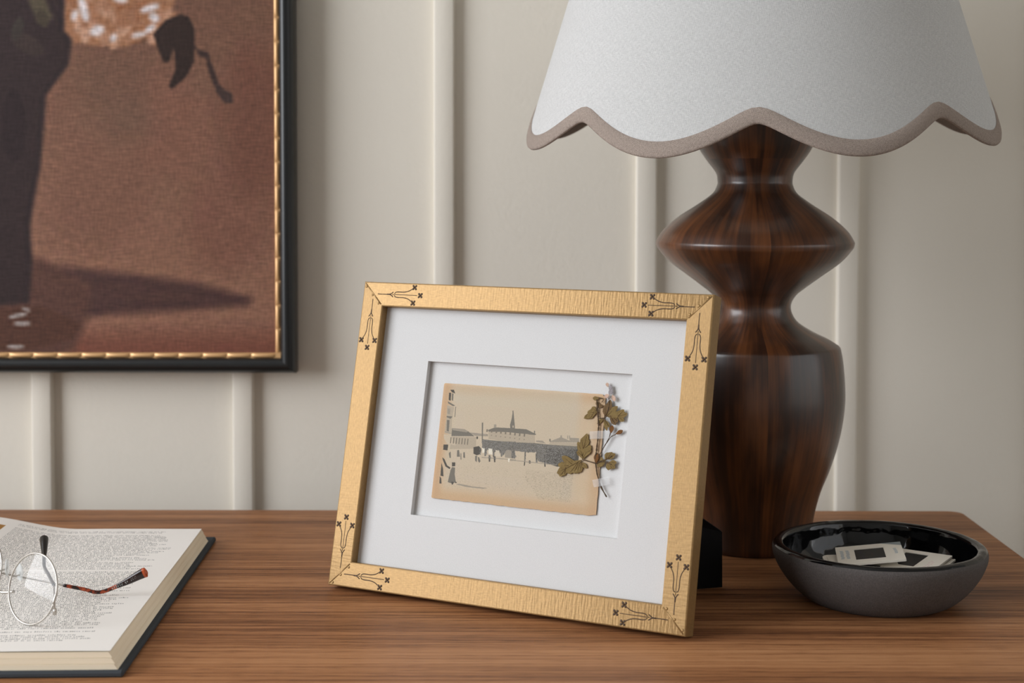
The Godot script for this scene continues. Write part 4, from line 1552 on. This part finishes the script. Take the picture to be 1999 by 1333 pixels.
# tones of the half-tone print, outlines in thousandths of the card's width
var CARD := [
	[Color8(194,179,157), [37, 18, 853, 8, 870, 589, 58, 571, 58, 115]],
	[Color8(176,163,144), [35, 124, 81, 133, 76, 206, 83, 285, 38, 282, 40, 191]],
	[Color8(92,88,82), [43, 36, 67, 34, 78, 55, 65, 51, 56, 49]],
	[Color8(92,88,82), [38, 53, 52, 52, 54, 98, 41, 94]],
	[Color8(122,117,108), [57, 55, 68, 56, 69, 97, 60, 94]],
	[Color8(122,117,108), [37, 102, 87, 123, 73, 127, 39, 113]],
	[Color8(122,117,108), [89, 129, 93, 129, 94, 187, 90, 187]],
	[Color8(156,147,133), [40, 142, 58, 142, 60, 174, 43, 172]],
	[Color8(122,117,108), [39, 185, 77, 185, 76, 188, 65, 199, 40, 192]],
	[Color8(122,117,108), [44, 207, 61, 207, 64, 272, 50, 269]],
	[Color8(156,147,133), [40, 271, 79, 279, 76, 283, 40, 276]],
	[Color8(176,163,144), [83, 297, 241, 289, 249, 353, 83, 369]],
	[Color8(122,117,108), [82, 250, 161, 250, 188, 261, 230, 285, 84, 295]],
	[Color8(156,147,133), [82, 250, 161, 250, 188, 261, 177, 267, 87, 262]],
	[Color8(156,147,133), [192, 266, 312, 267, 314, 279, 233, 282]],
	[Color8(92,88,82), [242, 286, 252, 285, 253, 298, 244, 299]],
	[Color8(176,163,144), [314, 252, 599, 249, 606, 294, 444, 301, 319, 293]],
	[Color8(122,117,108), [310, 244, 351, 226, 448, 223, 545, 222, 607, 244, 602, 249, 436, 247, 314, 252]],
	[Color8(156,147,133), [343, 210, 358, 209, 360, 227, 345, 230]],
	[Color8(122,117,108), [449, 125, 454, 125, 461, 157, 472, 207, 475, 227, 447, 229, 442, 206, 448, 173, 450, 143]],
	[Color8(176,163,144), [457, 208, 466, 207, 467, 219, 459, 220]],
	[Color8(156,147,133), [692, 277, 756, 248, 805, 262, 863, 266, 863, 269, 695, 280]],
	[Color8(176,163,144), [695, 280, 864, 272, 866, 291, 690, 293]],
	[Color8(156,147,133), [807, 247, 864, 246, 865, 266, 809, 262]],
	[Color8(156,147,133), [752, 239, 761, 238, 763, 251, 753, 252]],
	[Color8(156,147,133), [793, 237, 798, 236, 800, 254, 795, 254]],
	[Color8(156,147,133), [804, 236, 810, 236, 811, 253, 806, 253]],
	[Color8(156,147,133), [611, 278, 649, 276, 670, 290, 611, 286]],
	[Color8(122,117,108), [592, 226, 598, 226, 600, 243, 594, 244]],
	[Color8(122,117,108), [688, 263, 696, 262, 698, 277, 690, 277]],
	[Color8(122,117,108), [285, 298, 442, 300, 606, 293, 703, 294, 869, 290, 874, 372, 748, 409, 682, 395, 636, 390, 618, 342, 560, 347, 497, 343, 447, 344, 403, 366, 349, 358, 284, 346]],
	[Color8(92,88,82), [673, 314, 870, 306, 874, 372, 754, 409, 688, 394]],
	[Color8(92,88,82), [548, 345, 556, 344, 558, 394, 558, 420, 552, 421, 552, 394]],
	[Color8(92,88,82), [615, 348, 625, 347, 632, 399, 623, 400]],
	[Color8(92,88,82), [664, 352, 674, 352, 683, 415, 676, 416]],
	[Color8(156,147,133), [427, 343, 490, 343, 495, 387, 432, 387]],
	[Color8(122,117,108), [467, 345, 490, 345, 495, 387, 472, 386]],
	[Color8(92,88,82), [578, 380, 586, 380, 591, 406, 581, 406]],
	[Color8(156,147,133), [500, 396, 747, 398, 747, 402, 500, 400]],
	[Color8(156,147,133), [460, 396, 500, 396, 500, 400, 461, 401]],
	[Color8(194,179,157), [35, 288, 81, 294, 118, 345, 62, 338, 38, 312]],
	[Color8(92,88,82), [40, 346, 70, 345, 69, 377, 41, 376]],
	[Color8(122,117,108), [266, 206, 275, 205, 286, 320, 280, 320]],
	[Color8(92,88,82), [231, 346, 264, 337, 281, 351, 279, 381, 256, 389, 235, 382]],
	[Color8(122,117,108), [278, 306, 489, 295, 492, 322, 438, 335, 425, 369, 407, 385, 399, 344, 351, 339, 289, 347]],
	[Color8(122,117,108), [300, 334, 317, 336, 314, 387, 304, 388]],
	[Color8(122,117,108), [352, 342, 365, 344, 364, 389, 357, 389]],
	[Color8(156,147,133), [288, 395, 500, 392, 501, 396, 288, 400]],
	[Color8(92,88,82), [106, 441, 127, 440, 129, 460, 109, 464]],
	[Color8(122,117,108), [93, 553, 102, 489, 109, 467, 130, 469, 131, 504, 144, 548, 125, 559]],
	[Color8(92,88,82), [41, 419, 56, 427, 78, 461, 100, 471, 97, 480, 68, 468, 47, 434]],
	[Color8(92,88,82), [116, 548, 130, 549, 128, 563, 120, 564]],
	[Color8(92,88,82), [140, 546, 150, 548, 148, 554, 141, 554]],
	[Color8(92,88,82), [40, 449, 54, 481, 62, 524, 42, 521]],
	[Color8(92,88,82), [39, 525, 49, 536, 55, 565, 41, 565]],
	[Color8(122,117,108), [79, 392, 90, 382, 96, 417, 88, 418]],
	[Color8(122,117,108), [130, 372, 142, 368, 153, 406, 133, 407]],
	[Color8(122,117,108), [154, 385, 159, 388, 164, 421, 158, 421]],
	[Color8(122,117,108), [171, 381, 179, 377, 186, 410, 174, 409]],
	[Color8(122,117,108), [247, 393, 260, 391, 261, 427, 250, 419]],
	[Color8(122,117,108), [264, 397, 273, 399, 284, 419, 278, 429, 269, 421]],
	[Color8(92,88,82), [330, 383, 341, 382, 344, 417, 336, 418]],
	[Color8(92,88,82), [360, 383, 374, 385, 376, 417, 369, 418]],
	[Color8(220,212,195), [451, 390, 464, 390, 461, 410, 455, 409]],
	[Color8(220,212,195), [285, 345, 302, 346, 303, 370, 290, 374]],
	[Color8(220,212,195), [322, 344, 349, 345, 353, 378, 329, 374]],
	[Color8(200,188,168), [368, 350, 393, 351, 403, 382, 374, 385]],
	[Color8(194,179,157), [496, 364, 545, 364, 548, 392, 499, 391]],
	[Color8(194,179,157), [560, 347, 612, 348, 619, 391, 565, 390]],
	[Color8(156,147,133), [165, 555, 247, 562, 348, 562, 316, 569, 214, 569, 145, 560]],
]


func _ready() -> void:
	# camera: a level-ish view, lens shifted down (the photograph's verticals are nearly parallel)
	var cam := Camera3D.new()
	cam.name = "camera"
	cam.projection = Camera3D.PROJECTION_FRUSTUM
	var near := 0.05
	cam.near = near
	cam.far = 60.0
	cam.size = near * 1333.0 / FOCAL_PX
	cam.frustum_offset = Vector2(-near * 0.5 / FOCAL_PX, -near * (666.5 - 485.0) / FOCAL_PX)
	cam.position = Vector3(0, CAM_H, CAM_Z)
	cam.rotation = Vector3(-0.04441, 0, 0.0015)
	var look := CameraAttributesPhysical.new()
	look.frustum_near = near
	look.frustum_far = 60.0
	look.frustum_focal_length = 53.0
	look.frustum_focus_distance = 1.12
	look.exposure_aperture = 8.0
	cam.attributes = look
	cam.current = true
	add_child(cam)
	cam.near = near
	cam.size = near * 1333.0 / FOCAL_PX

	# sky, exposure
	var env := Environment.new()
	var sky := Sky.new()
	var sm := ProceduralSkyMaterial.new()
	sm.sky_top_color = Color(0.62, 0.70, 0.80)
	sm.sky_horizon_color = Color(0.82, 0.85, 0.88)
	sm.ground_bottom_color = Color(0.35, 0.34, 0.30)
	sm.ground_horizon_color = Color(0.55, 0.56, 0.54)
	sky.sky_material = sm
	env.background_mode = Environment.BG_SKY
	env.sky = sky
	env.background_energy_multiplier = 1.0
	env.tonemap_mode = Environment.TONE_MAPPER_LINEAR
	env.tonemap_exposure = 0.88
	env.sdfgi_enabled = true
	env.ssao_enabled = true
	env.ssil_enabled = true
	var we := WorldEnvironment.new()
	we.name = "environment"
	we.environment = env
	add_child(we)

	# daylight: the bright sky through a large window on the left and a smaller one on the right
	for q in [[W1, X_L + 0.005, -PI / 2, 9.8, Color(0.97, 0.982, 1.0)], [W2, X_R - 0.005, PI / 2, 1.8, Color(1.0, 0.975, 0.94)]]:
		var a := AreaLight3D.new()
		a.name = "window_daylight"
		a.area_size = Vector2(q[0][1] - q[0][0], q[0][3] - q[0][2])
		a.position = Vector3(q[1], (q[0][2] + q[0][3]) / 2, (q[0][0] + q[0][1]) / 2)
		a.rotation = Vector3(0, q[2], 0)
		a.light_energy = q[3]
		a.light_color = q[4]
		a.area_range = 12.0
		a.area_attenuation = 2.0
		a.shadow_enabled = true
		add_child(a, true)

	materials()
	room()
	table()
	wall_painting()
	lamp()
	frame()
	bowl()
	slides()
	book()
	spectacles()
